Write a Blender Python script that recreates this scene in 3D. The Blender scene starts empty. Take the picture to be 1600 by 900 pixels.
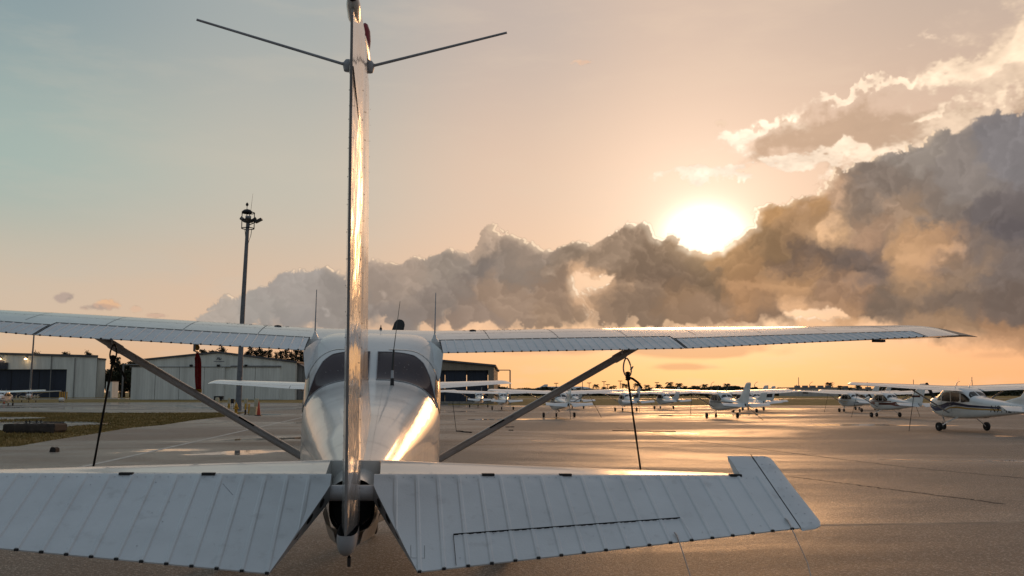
import bpy, math, random
import numpy as np
from mathutils import Vector, Matrix
random.seed(7); rng = np.random.default_rng(7)
R = math.radians
DZ = .267        # airplane frame: measured with the ground at this height
scene = bpy.context.scene
COL = scene.collection

# ------------------------------------------------------------------ camera
CAM_Z, PITCH, FPX = 1.767, 0.1110, 1462.5      # focal length in pixels of a 1600 px wide picture
cam_d = bpy.data.cameras.new("camera"); cam = bpy.data.objects.new("camera", cam_d); COL.objects.link(cam)
cam.location = (0, 0, CAM_Z); cam.rotation_euler = (math.pi/2 + PITCH, 0, 0)
cam_d.sensor_width = 36; cam_d.lens = 36*FPX/1600; cam_d.clip_end = 20000; cam_d.clip_start = .05
cam_d.dof.use_dof = False
scene.camera = cam
scene.view_settings.view_transform = 'Standard'; scene.view_settings.look = 'None'
scene.view_settings.exposure = 0.0; scene.view_settings.gamma = 1
scene.cycles.max_bounces = 6; scene.cycles.diffuse_bounces = 3; scene.cycles.glossy_bounces = 4
scene.cycles.sample_clamp_indirect = 4; scene.cycles.caustics_reflective = False; scene.cycles.caustics_refractive = False

def ray(u, v):
    a = (u-800)/FPX; b = (450-v)/FPX; cp, sp = math.cos(PITCH), math.sin(PITCH)
    return Vector((a, cp-b*sp, sp+b*cp))
def at(u, v, Y):
    d = ray(u, v); return Vector((0, 0, CAM_Z)) + d*(Y/d.y)
def ground(u, v, z=0):
    d = ray(u, v); return Vector((0, 0, CAM_Z)) + d*((z-CAM_Z)/d.z)
def azel(u, v):
    d = ray(u, v).normalized(); return math.degrees(math.atan2(d.x, d.y)), math.degrees(math.asin(d.z))
def lin(r, g, b):
    f = lambda c: (c/255/12.92 if c/255 <= .04045 else ((c/255+.055)/1.055)**2.4)
    return (f(r), f(g), f(b), 1)

# ------------------------------------------------------------------ node helper
class NT:
    def __init__(s, tree, dim='3D'): s.dim = dim; s.t = tree; s.n = tree.nodes; s.l = tree.links
    def new(s, typ, **kw):
        nd = s.n.new(typ)
        for k, v in kw.items(): setattr(nd, k, v)
        return nd
    def put(s, sock, val):
        if isinstance(val, bpy.types.NodeSocket): s.l.new(val, sock)
        elif val is not None: sock.default_value = val
    def m(s, op, a, b=None, c=None, clamp=False):
        nd = s.new('ShaderNodeMath', operation=op, use_clamp=clamp)
        for i, x in enumerate((a, b, c)):
            if x is not None: s.put(nd.inputs[i], x)
        return nd.outputs[0]
    def add(s, a, b): return s.m('ADD', a, b)
    def sub(s, a, b): return s.m('SUBTRACT', a, b)
    def mul(s, a, b): return s.m('MULTIPLY', a, b)
    def smooth(s, x, a, b, o0=0., o1=1.):
        nd = s.new('ShaderNodeMapRange', interpolation_type='SMOOTHSTEP')
        s.put(nd.inputs[0], x); nd.inputs[1].default_value = a; nd.inputs[2].default_value = b
        nd.inputs[3].default_value = o0; nd.inputs[4].default_value = o1
        return nd.outputs[0]
    def mix(s, f, a, b, mode='MIX'):
        nd = s.new('ShaderNodeMix', data_type='RGBA', blend_type=mode)
        s.put(nd.inputs[0], f); s.put(nd.inputs[6], a); s.put(nd.inputs[7], b)
        return nd.outputs[2]
    def ramp(s, f, stops, interp='LINEAR'):
        nd = s.new('ShaderNodeValToRGB'); cr = nd.color_ramp; cr.interpolation = interp
        while len(cr.elements) < len(stops): cr.elements.new(.5)
        for e, (p, c) in zip(cr.elements, stops): e.position = p; e.color = c if len(c) == 4 else (*c, 1)
        s.put(nd.inputs[0], f); return nd.outputs[0]
    def comb(s, x, y, z=0.):
        nd = s.new('ShaderNodeCombineXYZ')
        for i, q in enumerate((x, y, z)): s.put(nd.inputs[i], q)
        return nd.outputs[0]
    def noise(s, vec, scale, detail=4, rough=.55, dist=0.):
        nd = s.new('ShaderNodeTexNoise', noise_dimensions=s.dim); s.put(nd.inputs['Vector'], vec)
        nd.inputs['Scale'].default_value = scale; nd.inputs['Detail'].default_value = detail
        nd.inputs['Roughness'].default_value = rough; nd.inputs['Distortion'].default_value = dist
        return nd.outputs[0]
    def voro(s, vec, scale, detail=3, rough=.55):
        nd = s.new('ShaderNodeTexVoronoi', feature='F1', voronoi_dimensions='2D'); s.put(nd.inputs['Vector'], vec)
        nd.inputs['Scale'].default_value = scale; nd.inputs['Detail'].default_value = detail
        nd.inputs['Roughness'].default_value = rough
        return nd.outputs[0]

# ------------------------------------------------------------------ sky
SUN_AZ, SUN_EL = azel(1098, 352)
# ------------------------------------------------------------------ clouds: a field of puffs computed over directions
CW, CH = 2304, 768                              # azimuth -46..46 deg, elevation -.5..30.2 deg
CA0, CE0, CPD = -46., -.5, CW/92.
def fbm(h, w, cell, octs=6, pers=.55, seed=0, ax=1.):
    g = np.random.default_rng(seed); out = np.zeros((h, w), np.float32); amp = 1.; tot = 0
    for o in range(octs):
        ch_, cw_ = cell/2**o, cell*ax/2**o
        if ch_ < 1.5: break
        ny, nx = int(h/ch_)+4, int(w/cw_)+4; r = g.standard_normal((ny, nx)).astype(np.float32)
        y = np.arange(h)/ch_; x = np.arange(w)/cw_; yi = y.astype(int); xi = x.astype(int)
        fy = (y-yi)[:, None]; fx = (x-xi)[None, :]; fy = fy*fy*(3-2*fy); fx = fx*fx*(3-2*fx)
        a = r[yi][:, xi]; b = r[yi][:, xi+1]; c = r[yi+1][:, xi]; d = r[yi+1][:, xi+1]
        out += amp*((a*(1-fx)+b*fx)*(1-fy)+(c*(1-fx)+d*fx)*fy); tot += amp*amp; amp *= pers
    return out/math.sqrt(tot)/.62                # about unit deviation
def bil(img, X, Y):
    h, w = img.shape[:2]; X = np.clip(X, 0, w-1.001); Y = np.clip(Y, 0, h-1.001)
    xi = X.astype(int); yi = Y.astype(int); fx = (X-xi)[..., None]; fy = (Y-yi)[..., None]
    return (img[yi, xi]*(1-fx)+img[yi, xi+1]*fx)*(1-fy)+(img[yi+1, xi]*(1-fx)+img[yi+1, xi+1]*fx)*fy
def shear(img, k):
    Y, X = np.mgrid[0:CH, 0:CW].astype(np.float32); return bil(img[..., None], X+0*Y, np.mod(Y-k*X, CH-2))[..., 0]
def sstep(a, b, x):
    t = np.clip((x-a)/(b-a), 0, 1); return t*t*(3-2*t)
def clouds():
    g = np.random.default_rng(11)
    AZ = (CA0+(np.arange(CW)+.5)/CPD)[None, :]+np.zeros((CH, 1)); EL = (CE0+(np.arange(CH)+.5)/CPD)[:, None]+np.zeros((1, CW))
    sang = np.hypot((AZ-SUN_AZ)*.98, EL-SUN_EL)
    rgb = np.zeros((CH, CW, 3), np.float32); al = np.zeros((CH, CW), np.float32)
    L = lambda c: np.array(lin(*c)[:3], np.float32)
    def cpx(u, v):
        a, e = azel(u, v); return (a-CA0)*CPD, (e-CE0)*CPD
    PS = CPD/ (1/ (math.degrees(1/FPX)))         # picture px -> canvas px
    spx, spy = cpx(1098, 352)
    # ---- colour fields
    def body(x, y, tone):
        a = CA0+x/CPD; e = CE0+y/CPD
        cols = [(-20, (176, 166, 158)), (-12, (166, 154, 146)), (-6, (150, 138, 130)), (2, (142, 126, 114)), (9, (150, 124, 98)), (15, (148, 122, 98)), (21, (138, 120, 108)), (29, (118, 112, 114))]
        c = np.array([np.interp(a, [q[0] for q in cols], [lin(*q[1])[k] for q in cols]) for k in range(3)])
        warm = np.clip((7.5-e)/5, 0, 1)*.5
        c = c*(1-warm)+L((196, 150, 110))*warm
        d = math.hypot(a-SUN_AZ, e-SUN_EL); n = math.exp(-d/7.)
        c = c*(1-.6*n)+L((204, 148, 92))*.6*n
        return c*tone**1.5*1.02
    def litcol(x, y):
        a = CA0+x/CPD; e = CE0+y/CPD; d = math.hypot(a-SUN_AZ, e-SUN_EL); n = math.exp(-d/6.)
        base = np.array([np.interp(a, [-20, -5, 10, 28], [lin(*c)[k] for c in ((214, 180, 156), (232, 192, 156), (246, 208, 164), (206, 176, 152))]) for k in range(3)])
        return base*(1-n)+np.array([1.5, 1.2, .88])*n
    edge_n = fbm(CH, CW, 34, 5, .6, 5)
    def puff(x, y, r, tone, rim, soft=.10, alpha=1.):
        x0, x1 = int(max(0, x-r*1.25)), int(min(CW, x+r*1.25+1)); y0, y1 = int(max(0, y-r*1.25)), int(min(CH, y+r*1.25+1))
        if x1 <= x0+1 or y1 <= y0+1: return
        X = (np.arange(x0, x1)-x)[None, :]/r; Y = (np.arange(y0, y1)-y)[:, None]/r
        rr = np.sqrt(X*X+Y*Y)+edge_n[y0:y1, x0:x1]*.07
        sx, sy = spx-x, spy-y; sl = math.hypot(sx, sy)+1e-6; sx, sy = sx/sl, sy/sl
        sy = sy*.7+.45; q = math.hypot(sx, sy); sx, sy = sx/q, sy/q
        side = X*sx+Y*sy
        m = sstep(1., 1.-soft-.05, rr)*alpha
        m = m*sstep(-1.25, -.35, Y*.9+.10)**.8                     # puffs melt into the mass underneath
        lit = np.clip(side, 0, 1)**1.6*sstep(.35, 1.0, rr)*rim
        sh = .92+.17*np.clip(side, -1, 1)
        b, lc = body(x, y, tone), litcol(x, y)
        c = b[None, None]*sh[..., None]; k = np.clip(lit, 0, 1)[..., None]; c = c*(1-k)+lc[None, None]*k
        A = al[y0:y1, x0:x1]; C = rgb[y0:y1, x0:x1]; na = m+A*(1-m)
        rgb[y0:y1, x0:x1] = (c*m[..., None]+C*(A*(1-m))[..., None])/np.maximum(na, 1e-4)[..., None]; al[y0:y1, x0:x1] = na
    def lump(u, v, rx, ry, size, tone=1., rim=.5, n=None, edge=.35, soft=.10):
        cx, cy = cpx(u, v); n = n or int(rx*ry/size/size*5.)+6
        P = []
        for i in range(n):
            a = g.random()*2*math.pi; q = math.sqrt(g.random()); s = size*(1-.55*q*g.random())*(.75+.5*g.random())
            dx, dy = rx*q*math.cos(a), ry*q*math.sin(a); P.append((cx+dx*PS, cy-dy*PS*-1 if False else cy+dy*PS, s*PS, q, a))
        P.sort(key=lambda p: -p[1])
        for x, y, s, q, a in P: puff(x, y, s, tone*(.97+.06*g.random()), rim*(.35+.65*q), soft)
        for i in range(int(n*edge*2)):            # small cauliflower beads on the upper outline
            a = g.uniform(.05, math.pi-.05); s = size*g.uniform(.16, .36)
            puff(cx+rx*1.12*math.cos(a)*PS*g.uniform(.9, 1.03), cy+ry*1.2*math.sin(a)*PS*g.uniform(.85, 1.03), s*PS, tone*1.02, rim, soft)
    def along(pts, size, tone, rim, depth=60, dens=1., soft=.1):
        """puffs filling a band under an outline"""
        pts = [cpx(*p) for p in pts]; xs = [p[0] for p in pts]; ys = [p[1] for p in pts]; x = xs[0]; P = []
        while x < xs[-1]:
            top = np.interp(x, xs, ys)
            for k in range(3):
                s = size*g.uniform(.35, 1.)*PS; yy = top-s*.75-abs(g.normal(0, .25))*depth*PS*k/2.
                P.append((x+g.normal(0, s*.4), yy, s, 1-.3*k))
            x += size*PS*.30/dens
        P.sort(key=lambda p: -p[1])
        for x, y, s, q in P: puff(x, y, s, tone*g.uniform(.97, 1.03), rim*q, soft)
        x = xs[0]
        while x < xs[-1]:
            top = np.interp(x, xs, ys); s = size*g.uniform(.12, .30)*PS; puff(x, top-s*.8+g.normal(0, 2), s, tone*1.02, rim, soft); x += size*PS*.16/dens
    T1 = [(322, 505), (350, 480), (395, 460), (428, 452), (446, 428), (480, 418), (530, 424), (566, 452), (600, 436), (640, 410), (690, 404), (735, 390), (768, 374), (800, 380), (850, 386), (900, 382), (945, 376), (985, 356), (1018, 354), (1050, 378), (1100, 404), (1150, 388), (1178, 345), (1208, 312), (1255, 320), (1300, 290), (1350, 272), (1398, 240), (1430, 222), (1470, 236), (1530, 222), (1580, 194), (1640, 170), (1800, 160)]
    # solid back of the bank
    tx = [azel(*p)[0] for p in T1]; ty = [azel(*p)[1] for p in T1]
    B1 = [(322, 512), (600, 518), (900, 514), (1100, 512), (1290, 506), (1420, 512), (1520, 540), (1640, 545), (1800, 560)]
    bx = [azel(*p)[0] for p in B1]; by = [azel(*p)[1] for p in B1]
    top = np.interp(AZ[0], tx, ty)[None, :]; bot = np.interp(AZ[0], bx, by)[None, :]
    nz = fbm(CH, CW, 70, 6, .55, 21, 1.5); nz2 = fbm(CH, CW, 160, 5, .55, 22, 1.6)
    inr = (AZ > tx[0]-.1)
    m0 = sstep(.0, .5, top-.8-EL+nz*.12)*sstep(-.7, .9, EL-bot+nz*.30)*inr
    cb = np.stack([np.interp(AZ[0], [-20, -12, -6, 2, 9, 15, 21, 29], [lin(*c)[k] for c in ((170, 160, 150), (168, 156, 146), (160, 144, 130), (164, 140, 118), (186, 148, 112), (190, 150, 114), (160, 136, 118), (130, 118, 114))]) for k in range(3)], -1)[None]*np.ones((CH, 1, 1))
    warm = np.clip((8.5-EL)/6, 0, 1)[..., None]*.55; cb = cb*(1-warm)+L((208, 160, 118))*warm
    rgb[:] = cb*(1+.05*nz2[..., None]); al[:] = m0
    seg = lambda a, b: [p for p in T1 if a <= p[0] <= b]
    along(seg(320, 570), 20, 1.03, .30, 40); along(seg(566, 905), 24, 1.0, .5, 60); along(seg(900, 1150), 20, .95, .75, 50); along(seg(1150, 1300), 24, 1.0, .7, 60); along(seg(1290, 1830), 30, 1.0, .55, 80)
    # darker lumps in front (u, v, rx, ry, puff size, tone, rim)
    for q in [(500, 470, 70, 30, 26, 1.0, .18), (395, 488, 60, 16, 20, 1.0, .15), (640, 446, 60, 28, 26, .92, .30), (690, 486, 90, 20, 26, .98, .2), (768, 380, 26, 17, 13, .95, .5), (828, 388, 20, 10, 11, .95, .5),
              (790, 428, 90, 30, 30, .84, .35), (880, 415, 60, 24, 26, .86, .45), (830, 480, 70, 20, 24, .92, .22), (985, 395, 46, 26, 24, .88, .6), (1030, 424, 90, 16, 22, .86, .3), (960, 415, 50, 22, 22, .86, .3), (1120, 424, 80, 18, 22, .92, .4),
              (1235, 352, 46, 34, 28, .98, .4), (1200, 405, 60, 26, 24, .88, .3), (1290, 395, 50, 26, 24, .84, .3), (1300, 425, 60, 14, 18, .82, .2), (1010, 480, 80, 20, 24, .94, .22), (1110, 470, 90, 20, 24, .93, .22), (1200, 480, 60, 18, 20, .95, .2), (1310, 462, 50, 12, 16, .92, .2),
              (1300, 335, 60, 30, 26, .95, .35), (1370, 300, 60, 36, 28, .95, .4), (1440, 265, 50, 36, 26, .98, .4), (1520, 290, 90, 55, 36, .95, .3), (1600, 280, 80, 70, 36, .90, .3), (1370, 370, 60, 26, 24, .90, .25), (1500, 370, 60, 26, 24, .88, .2), (1590, 390, 60, 40, 28, .86, .2), (1550, 440, 90, 18, 22, .92, .2), (1440, 462, 90, 16, 20, .94, .18), (1500, 490, 110, 16, 22, .95, .15),
              (1700, 300, 90, 110, 40, .9, .2), (1700, 450, 90, 50, 30, .9, .2)]:
        lump(*q)
    # glowing gaps in the bank
    def gz(u, v, su, sv, rot=0):
        a0, e0 = azel(u, v); c, s = math.cos(R(rot)), math.sin(R(rot)); da, de = (AZ-a0)/.0392, (EL-e0)/.0392
        return np.exp(-(((da*c+de*s)/su)**2+((de*c-da*s)/sv)**2))
    hole = gz(922, 462, 14, 36, 0)*1.25+gz(950, 440, 22, 8, 20)*.8+gz(1275, 496, 48, 8)*.9+gz(1225, 385, 12, 20)*.0
    hm = sstep(.36, .8, hole*(1+.30*fbm(CH, CW, 26, 5, .65, 23))+nz*.10)
    al *= 1-hm*.85
    for u, v, su, sv, k in ((1445, 402, 30, 16, .6), (1475, 385, 30, 9, .5), (1350, 440, 46, 10, .45), (1225, 330, 40, 14, .25), (1300, 360, 12, 16, .5), (1410, 500, 60, 14, .5), (1000, 445, 60, 5, .25), (1180, 446, 80, 7, .35), (600, 460, 8, 8, .5), (508, 478, 9, 4, .8), (860, 500, 60, 5, .2), (1270, 300, 14, 8, .6)):
        gg = (sstep(.2, 1., gz(u, v, su, sv)+nz*.16)*k)[..., None]; rgb[:] = rgb*(1-gg)+np.array([.93, .66, .42])*gg
    # overall modulation: slow light/dark, texture
    # broad soft light and dark inside the bank: colours at measured directions, blended smoothly
    ANC = [(340,490,185,172,160),(400,480,170,162,154),(460,440,172,162,154),(520,470,160,150,142),(450,505,160,152,146),(600,460,165,148,135),(640,425,178,158,142),(620,500,150,138,130),(700,430,162,147,134),(690,470,146,132,122),
     (760,372,196,170,148),(760,420,134,122,114),(820,410,146,131,119),(800,460,165,140,120),(880,400,148,128,110),(880,450,155,130,110),(900,490,165,138,115),(720,500,162,140,124),(935,460,235,190,150),(925,500,150,125,105),(830,385,170,148,130),
     (960,385,165,140,118),(990,400,136,114,95),(1040,430,122,102,86),(1100,435,128,106,86),(1150,410,168,130,94),(1200,330,196,150,102),(1200,380,150,120,90),(1240,350,168,132,98),(1260,400,122,102,88),(1310,410,114,99,90),(1350,420,112,100,94),(1390,400,118,104,97),
     (1180,455,182,140,103),(1010,470,146,122,102),(960,475,152,127,106),(1100,482,160,130,105),(1200,485,150,122,100),(1272,495,235,185,140),(1300,470,160,128,102),(1250,442,196,152,112),(1330,450,182,142,110),(1060,455,160,128,100),
     (1280,310,196,160,130),(1292,352,235,188,142),(1330,330,132,115,102),(1310,330,130,114,102),(1380,290,134,119,108),(1420,250,152,140,130),(1500,260,142,131,124),(1580,230,132,126,126),(1450,330,134,120,110),(1550,320,116,107,105),(1600,360,106,98,98),
     (1440,398,214,168,124),(1472,385,196,154,118),(1520,380,122,110,104),(1520,420,154,128,106),(1590,420,124,111,104),(1450,430,164,134,108),(1400,470,132,113,98),(1500,470,128,110,97),(1590,480,118,102,92),(1350,502,205,158,116),(1450,512,162,130,102),(1560,530,172,132,100),
     (1400,345,150,128,110),(1370,380,176,140,112),(1420,360,165,136,110),(1700,300,112,105,106),(1700,480,120,104,98),(1700,180,140,136,138)]
    S_ = 4; h_, w_ = CH//S_, CW//S_; num = np.zeros((h_, w_, 3)); den = np.full((h_, w_), 1e-9); gy, gx = np.mgrid[0:h_, 0:w_]*S_
    for u, v, *c in ANC:
        x, y = cpx(u, v); wgt = np.exp(-((gx-x)**2+((gy-y)*1.25)**2)/(2*19.**2))+1e-4/(1+((gx-x)**2+(gy-y)**2)/4000.); num += wgt[..., None]*L(c)*.97; den += wgt
    soft = num/den[..., None]; YY, XX = np.mgrid[0:CH, 0:CW]
    wob = fbm(CH, CW, 46, 5, .55, 81, 1.3)*9; wob2 = fbm(CH, CW, 46, 5, .55, 82, 1.3)*7
    soft = bil(soft, (XX+wob)/S_, (YY+wob2)/S_)
    lum = rgb.mean(-1)+1e-3
    def blur0(a, r):
        for ax in (0, 1):
            c = np.cumsum(np.concatenate([np.repeat(np.take(a, [0], ax), r+1, ax), a, np.repeat(np.take(a, [-1], ax), r, ax)], ax), ax)
            n_ = a.shape[ax]; a = (np.take(c, range(2*r+1, 2*r+1+n_), ax)-np.take(c, range(0, n_), ax))/(2*r+1)
        return a
    wa_ = al+1e-3; hp = lum/(blur0(blur0(lum*wa_, 14), 14)/blur0(blur0(wa_, 14), 14)); hp = blur0(hp, 1)
    rgb = soft*np.clip(1+.42*(hp-1), .75, 1.35)[..., None]*(1+.035*nz+.03*nz2)[..., None]
    # domain warp for ragged, natural outlines
    wx = fbm(CH, CW, 60, 6, .6, 31)*4.6+fbm(CH, CW, 14, 4, .6, 33)*2.0; wy = fbm(CH, CW, 60, 6, .6, 32)*3.6+fbm(CH, CW, 14, 4, .6, 34)*1.8
    X = np.arange(CW)[None, :]+wx; Y = np.arange(CH)[:, None]+wy
    pre = np.concatenate([rgb*al[..., None], al[..., None]], -1); pre = bil(pre, X, Y)
    al = pre[..., 3]; rgb = pre[..., :3]/np.maximum(al, 1e-3)[..., None]
    # light leaking through thin cloud next to the sun
    nr = np.exp(-(sang/1.9)**2)[..., None]; rgb = rgb*(1+1.0*nr)+np.array([.40, .26, .12])*nr
    # silver lining: thin outer edge of the bank on the side of the sun
    blur = blur0
    gxv, gyv = (spx-XX), (spy-YY)+60; ln = np.hypot(gxv, gyv)+1
    a3 = bil(al[..., None], XX+gxv/ln*4.0, YY+gyv/ln*4.0)[..., 0]; a9 = bil(blur(al, 3)[..., None], XX+gxv/ln*12, YY+gyv/ln*12)[..., 0]
    rv = .35+.65*sstep(-.6, .8, fbm(CH, CW, 40, 4, .6, 91))
    nn = (np.exp(-sang/9.)*.9+.22)*rv*sstep(2.5, 6, EL)
    k = np.clip(np.clip(al-a3, 0, 1)*nn*3.4+np.clip(al-a9, 0, 1)*nn*.7, 0, .96)[..., None]; ns = np.exp(-sang/3.2)[..., None]
    rgb = rgb*(1-k)+k*(np.array([.95, .70, .48])*(1-ns)+np.array([2.0, 1.7, 1.3])*ns)
    # bottom of the bank dissolves
    # ---- high wisps at the upper right, drawn as torn sheets
    wn = shear(fbm(CH, CW, 60, 8, .66, 41, 2.4), .22)
    Xr = np.arange(CW)[None, :]; 
    xw = Xr+fbm(CH, CW, 40, 5, .5, 43)*4; yw = np.arange(CH)[:, None]+fbm(CH, CW, 40, 5, .5, 44)*3
    f1 = fbm(CH, CW, 34, 7, .66, 45, 1.7); f2 = fbm(CH, CW, 60, 6, .6, 46, 2.0)
    xw = XX+fbm(CH, CW, 36, 6, .62, 43)*9; yw = YY+fbm(CH, CW, 36, 6, .62, 44)*6
    def lay(a, c):
        nonlocal rgb, al
        na = al+a*(1-al); rgb = (rgb*al[..., None]+c*(a*(1-al))[..., None])/np.maximum(na, 1e-4)[..., None]; al = na
    wv_ = lambda q: bil(q[..., None], xw, yw)[..., 0]
    sunny = np.exp(-sang/9.)[..., None]
    bodyc = (L((206, 166, 132))*sunny+L((196, 168, 144))*(1-sunny))*(1+.05*f2[..., None])
    litc_ = np.array([1.25, 1.04, .84])*sunny+L((250, 220, 188))*(1-sunny)
    # brightest torn edge first, then veil, then the brown body behind them
    e_ = wv_(gz(1105, 262, 60, 8, 4)*1.5+gz(1175, 254, 90, 13, 5)*1.6+gz(1280, 242, 90, 13, 4)*1.3+gz(1165, 216, 34, 9, 22)*.75+gz(1210, 200, 40, 7, 14)*.6+gz(1375, 248, 70, 10, 10)*.7+gz(1330, 150, 60, 7, 14)*.75+gz(1395, 128, 30, 6, 10)*.6+gz(1480, 165, 60, 7, 6)*.7+gz(1500, 105, 60, 16, 20)*.8+gz(1570, 75, 60, 22, 25)*.9+gz(1590, 150, 60, 8, 10)*.7+gz(1450, 60, 40, 8, 20)*.35+gz(1300, 300, 26, 8, 10)*.6)
    lay(sstep(.16, .72, e_*(1+.40*f1))*.94, litc_*(1+.10*f1[..., None]))
    v_ = wv_(gz(1180, 228, 80, 26, 8)*.8+gz(1540, 110, 120, 60, 25)*.9+gz(1400, 240, 120, 26, 6)*.6+gz(1700, 60, 120, 90, 20))
    lay(sstep(.15, 1.1, v_*(1+.5*f1))*.65, litc_*.86*(1+.10*f1[..., None]))
    b_ = wv_(gz(1345, 205, 120, 40, 10)*1.1+gz(1480, 190, 120, 34, 6)+gz(1200, 225, 60, 16, 12)*.6+gz(1620, 160, 100, 50, 10))
    lay(sstep(.18, .9, b_*(1+.3*f2))*.85, bodyc)
    # small detached puffs
    pn = bil(fbm(CH, CW, 24, 5, .6, 51)[..., None], X, Y)[..., 0]
    for u, v, su, sv, ca, cb_ in ((104, 465, 17, 9, (150, 136, 130), (176, 156, 146)), (150, 480, 34, 6, (160, 142, 134), (196, 164, 144)), (172, 474, 20, 8, (214, 170, 138), (232, 184, 142)), (212, 482, 10, 6, (214, 176, 150), (220, 184, 156)), (248, 493, 16, 3, (190, 160, 146), (206, 172, 150)), (914, 98, 26, 6, (232, 190, 160), (240, 200, 168)), (1126, 194, 12, 6, (240, 206, 176), (246, 214, 184))):
        a = sstep(.42, .85, gz(u, v, su, sv)*(1+pn*.35))*.75; kk = sstep(-.6, .8, pn)[..., None]; c = L(ca)*(1-kk)+L(cb_)*kk
        na = al+a*(1-al); rgb = (rgb*al[..., None]+c*(a*(1-al))[..., None])/np.maximum(na, 1e-4)[..., None]; al = na
    # soft streaks in the glow under the bank
    sn = fbm(CH, CW, 34, 6, .55, 61, 3.2)
    reg = gz(1130, 548, 130, 12)*.8+gz(1020, 538, 160, 14)*.8+gz(820, 548, 90, 10)*.5+gz(1300, 575, 200, 5)*.35+gz(1060, 574, 60, 7)*.5+gz(120, 540, 200, 14)*.35+gz(330, 480, 200, 8)*.2+gz(1500, 556, 120, 8)*.4
    a = sstep(.35, 1.1, reg*(1+sn*.45))*.6; c = L((222, 166, 122)); 
    left = (AZ < -8)[..., None]; c = np.where(left, L((206, 158, 130)), c)
    na = al+a*(1-al); rgb = (rgb*al[..., None]+c*(a*(1-al))[..., None])/np.maximum(na, 1e-4)[..., None]; al = na
    # fade at the rim of the computed field
    al = al*sstep(-46, -42, AZ)*(1-sstep(41, 46, AZ))*sstep(-.5, .6, EL)*(1-sstep(27, 30, EL))
    im = bpy.data.images.new('cloud_field', CW, CH, alpha=True, float_buffer=True); im.colorspace_settings.name = 'Non-Color'; im.alpha_mode = 'CHANNEL_PACKED'
    im.pixels.foreach_set(np.concatenate([np.clip(rgb, 0, 6), al[..., None]], -1).astype(np.float32).ravel()); im.update(); im.pack()
    return im
def build_world():
    w = bpy.data.worlds.new("World"); scene.world = w; w.use_nodes = True
    t = NT(w.node_tree, '2D'); t.n.clear()
    tc = t.new('ShaderNodeTexCoord'); sep = t.new('ShaderNodeSeparateXYZ'); t.l.new(tc.outputs['Generated'], sep.inputs[0])
    x, y, z = sep.outputs
    az = t.mul(t.m('ARCTAN2', x, y), 180/math.pi); el = t.mul(t.m('ARCSINE', z), 180/math.pi)
    # clear-sky colour: three bands along azimuth
    fz = t.m('MULTIPLY_ADD', az, 1/360, .5)
    A = lambda a: (a+180)/360
    def band(cols): return t.ramp(fz, [(A(a), lin(*c)) for a, c in cols], 'EASE')
    back = (122, 134, 144)
    low = band([(-180, (150, 150, 155)), (-80, (172, 160, 150)), (-30, (226, 184, 144)), (-12, (234, 180, 136)), (2, (249, 186, 130)), (12, (254, 190, 130)), (28, (249, 180, 128)), (75, (175, 155, 145)), (180, (150, 150, 155))])
    lmid = band([(-180, (140, 150, 160)), (-80, (160, 160, 155)), (-30, (212, 190, 168)), (-14, (220, 188, 162)), (0, (238, 193, 160)), (12, (252, 210, 176)), (28, (238, 186, 152)), (75, (165, 155, 150)), (180, (140, 150, 160))])
    mid = band([(-180, back), (-80, (145, 160, 162)), (-30, (168, 184, 176)), (-14, (196, 190, 176)), (0, (224, 194, 172)), (11, (242, 206, 180)), (28, (224, 188, 162)), (75, (150, 150, 155)), (180, back)])
    high = band([(-180, back), (-80, (124, 140, 150)), (-30, (140, 158, 163)), (-14, (168, 174, 172)), (0, (196, 180, 170)), (11, (216, 190, 172)), (28, (200, 178, 162)), (75, (148, 152, 158)), (180, back)])
    sky = t.mix(t.smooth(el, 0.5, 5.0), low, lmid)
    sky = t.mix(t.smooth(el, 4.5, 12.5), sky, mid)
    sky = t.mix(t.smooth(el, 12, 23), sky, high)
    sky = t.mix(t.smooth(el, 24, 60), sky, lin(128, 142, 156))
    # physical sky, a small share of the clear-sky light
    nish = t.new('ShaderNodeTexSky', sky_type='NISHITA'); nish.sun_disc = False
    nish.sun_elevation = R(SUN_EL); nish.sun_rotation = R(SUN_AZ); nish.air_density = 1.2; nish.dust_density = 1.5
    sky = t.mix(1., t.mix(1., sky, (.93, .93, .93, 1), 'MULTIPLY'), t.mix(1., nish.outputs[0], (.0045, .0045, .0045, 1), 'MULTIPLY'), 'ADD')
    # sun glow
    sa, se = R(SUN_AZ), R(SUN_EL)
    sd = (math.sin(sa)*math.cos(se), math.cos(sa)*math.cos(se), math.sin(se))
    dot = t.new('ShaderNodeVectorMath', operation='DOT_PRODUCT'); t.l.new(tc.outputs['Generated'], dot.inputs[0]); dot.inputs[1].default_value = sd
    ang = t.mul(t.m('ARCCOSINE', t.m('MINIMUM', dot.outputs['Value'], .999999)), 180/math.pi)
    dx_, dy_ = t.mul(t.sub(az, SUN_AZ+.1), .72), t.sub(el, SUN_EL-.62); core = t.m('SQRT', t.add(t.mul(dx_, dx_), t.mul(dy_, dy_)))
    gl = lambda s, p=2.: t.m('POWER', math.e, t.mul(t.m('POWER', t.mul(ang, 1/s), p), -1.))
    g1 = t.m('POWER', math.e, t.mul(t.m('POWER', t.mul(core, 1/1.42), 2.2), -1.)); g2, g3 = gl(3.2, 1.2), gl(14., 1.2)
    p0 = t.comb(az, el, 0.)
    mp2 = t.new('ShaderNodeMapping'); t.l.new(p0, mp2.inputs[0]); mp2.inputs['Rotation'].default_value = (0, 0, R(-24)); mp2.inputs['Scale'].default_value = (.12, .5, 1.)
    veil = t.smooth(t.noise(mp2.outputs[0], .8, 5, .6), .46, .72)      # thin cirrus veil
    sky = t.mix(t.mul(veil, t.smooth(el, 4, 14, .28, .18)), sky, t.mix(t.smooth(az, -25, 15), lin(196, 190, 176), lin(240, 212, 184)))
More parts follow.
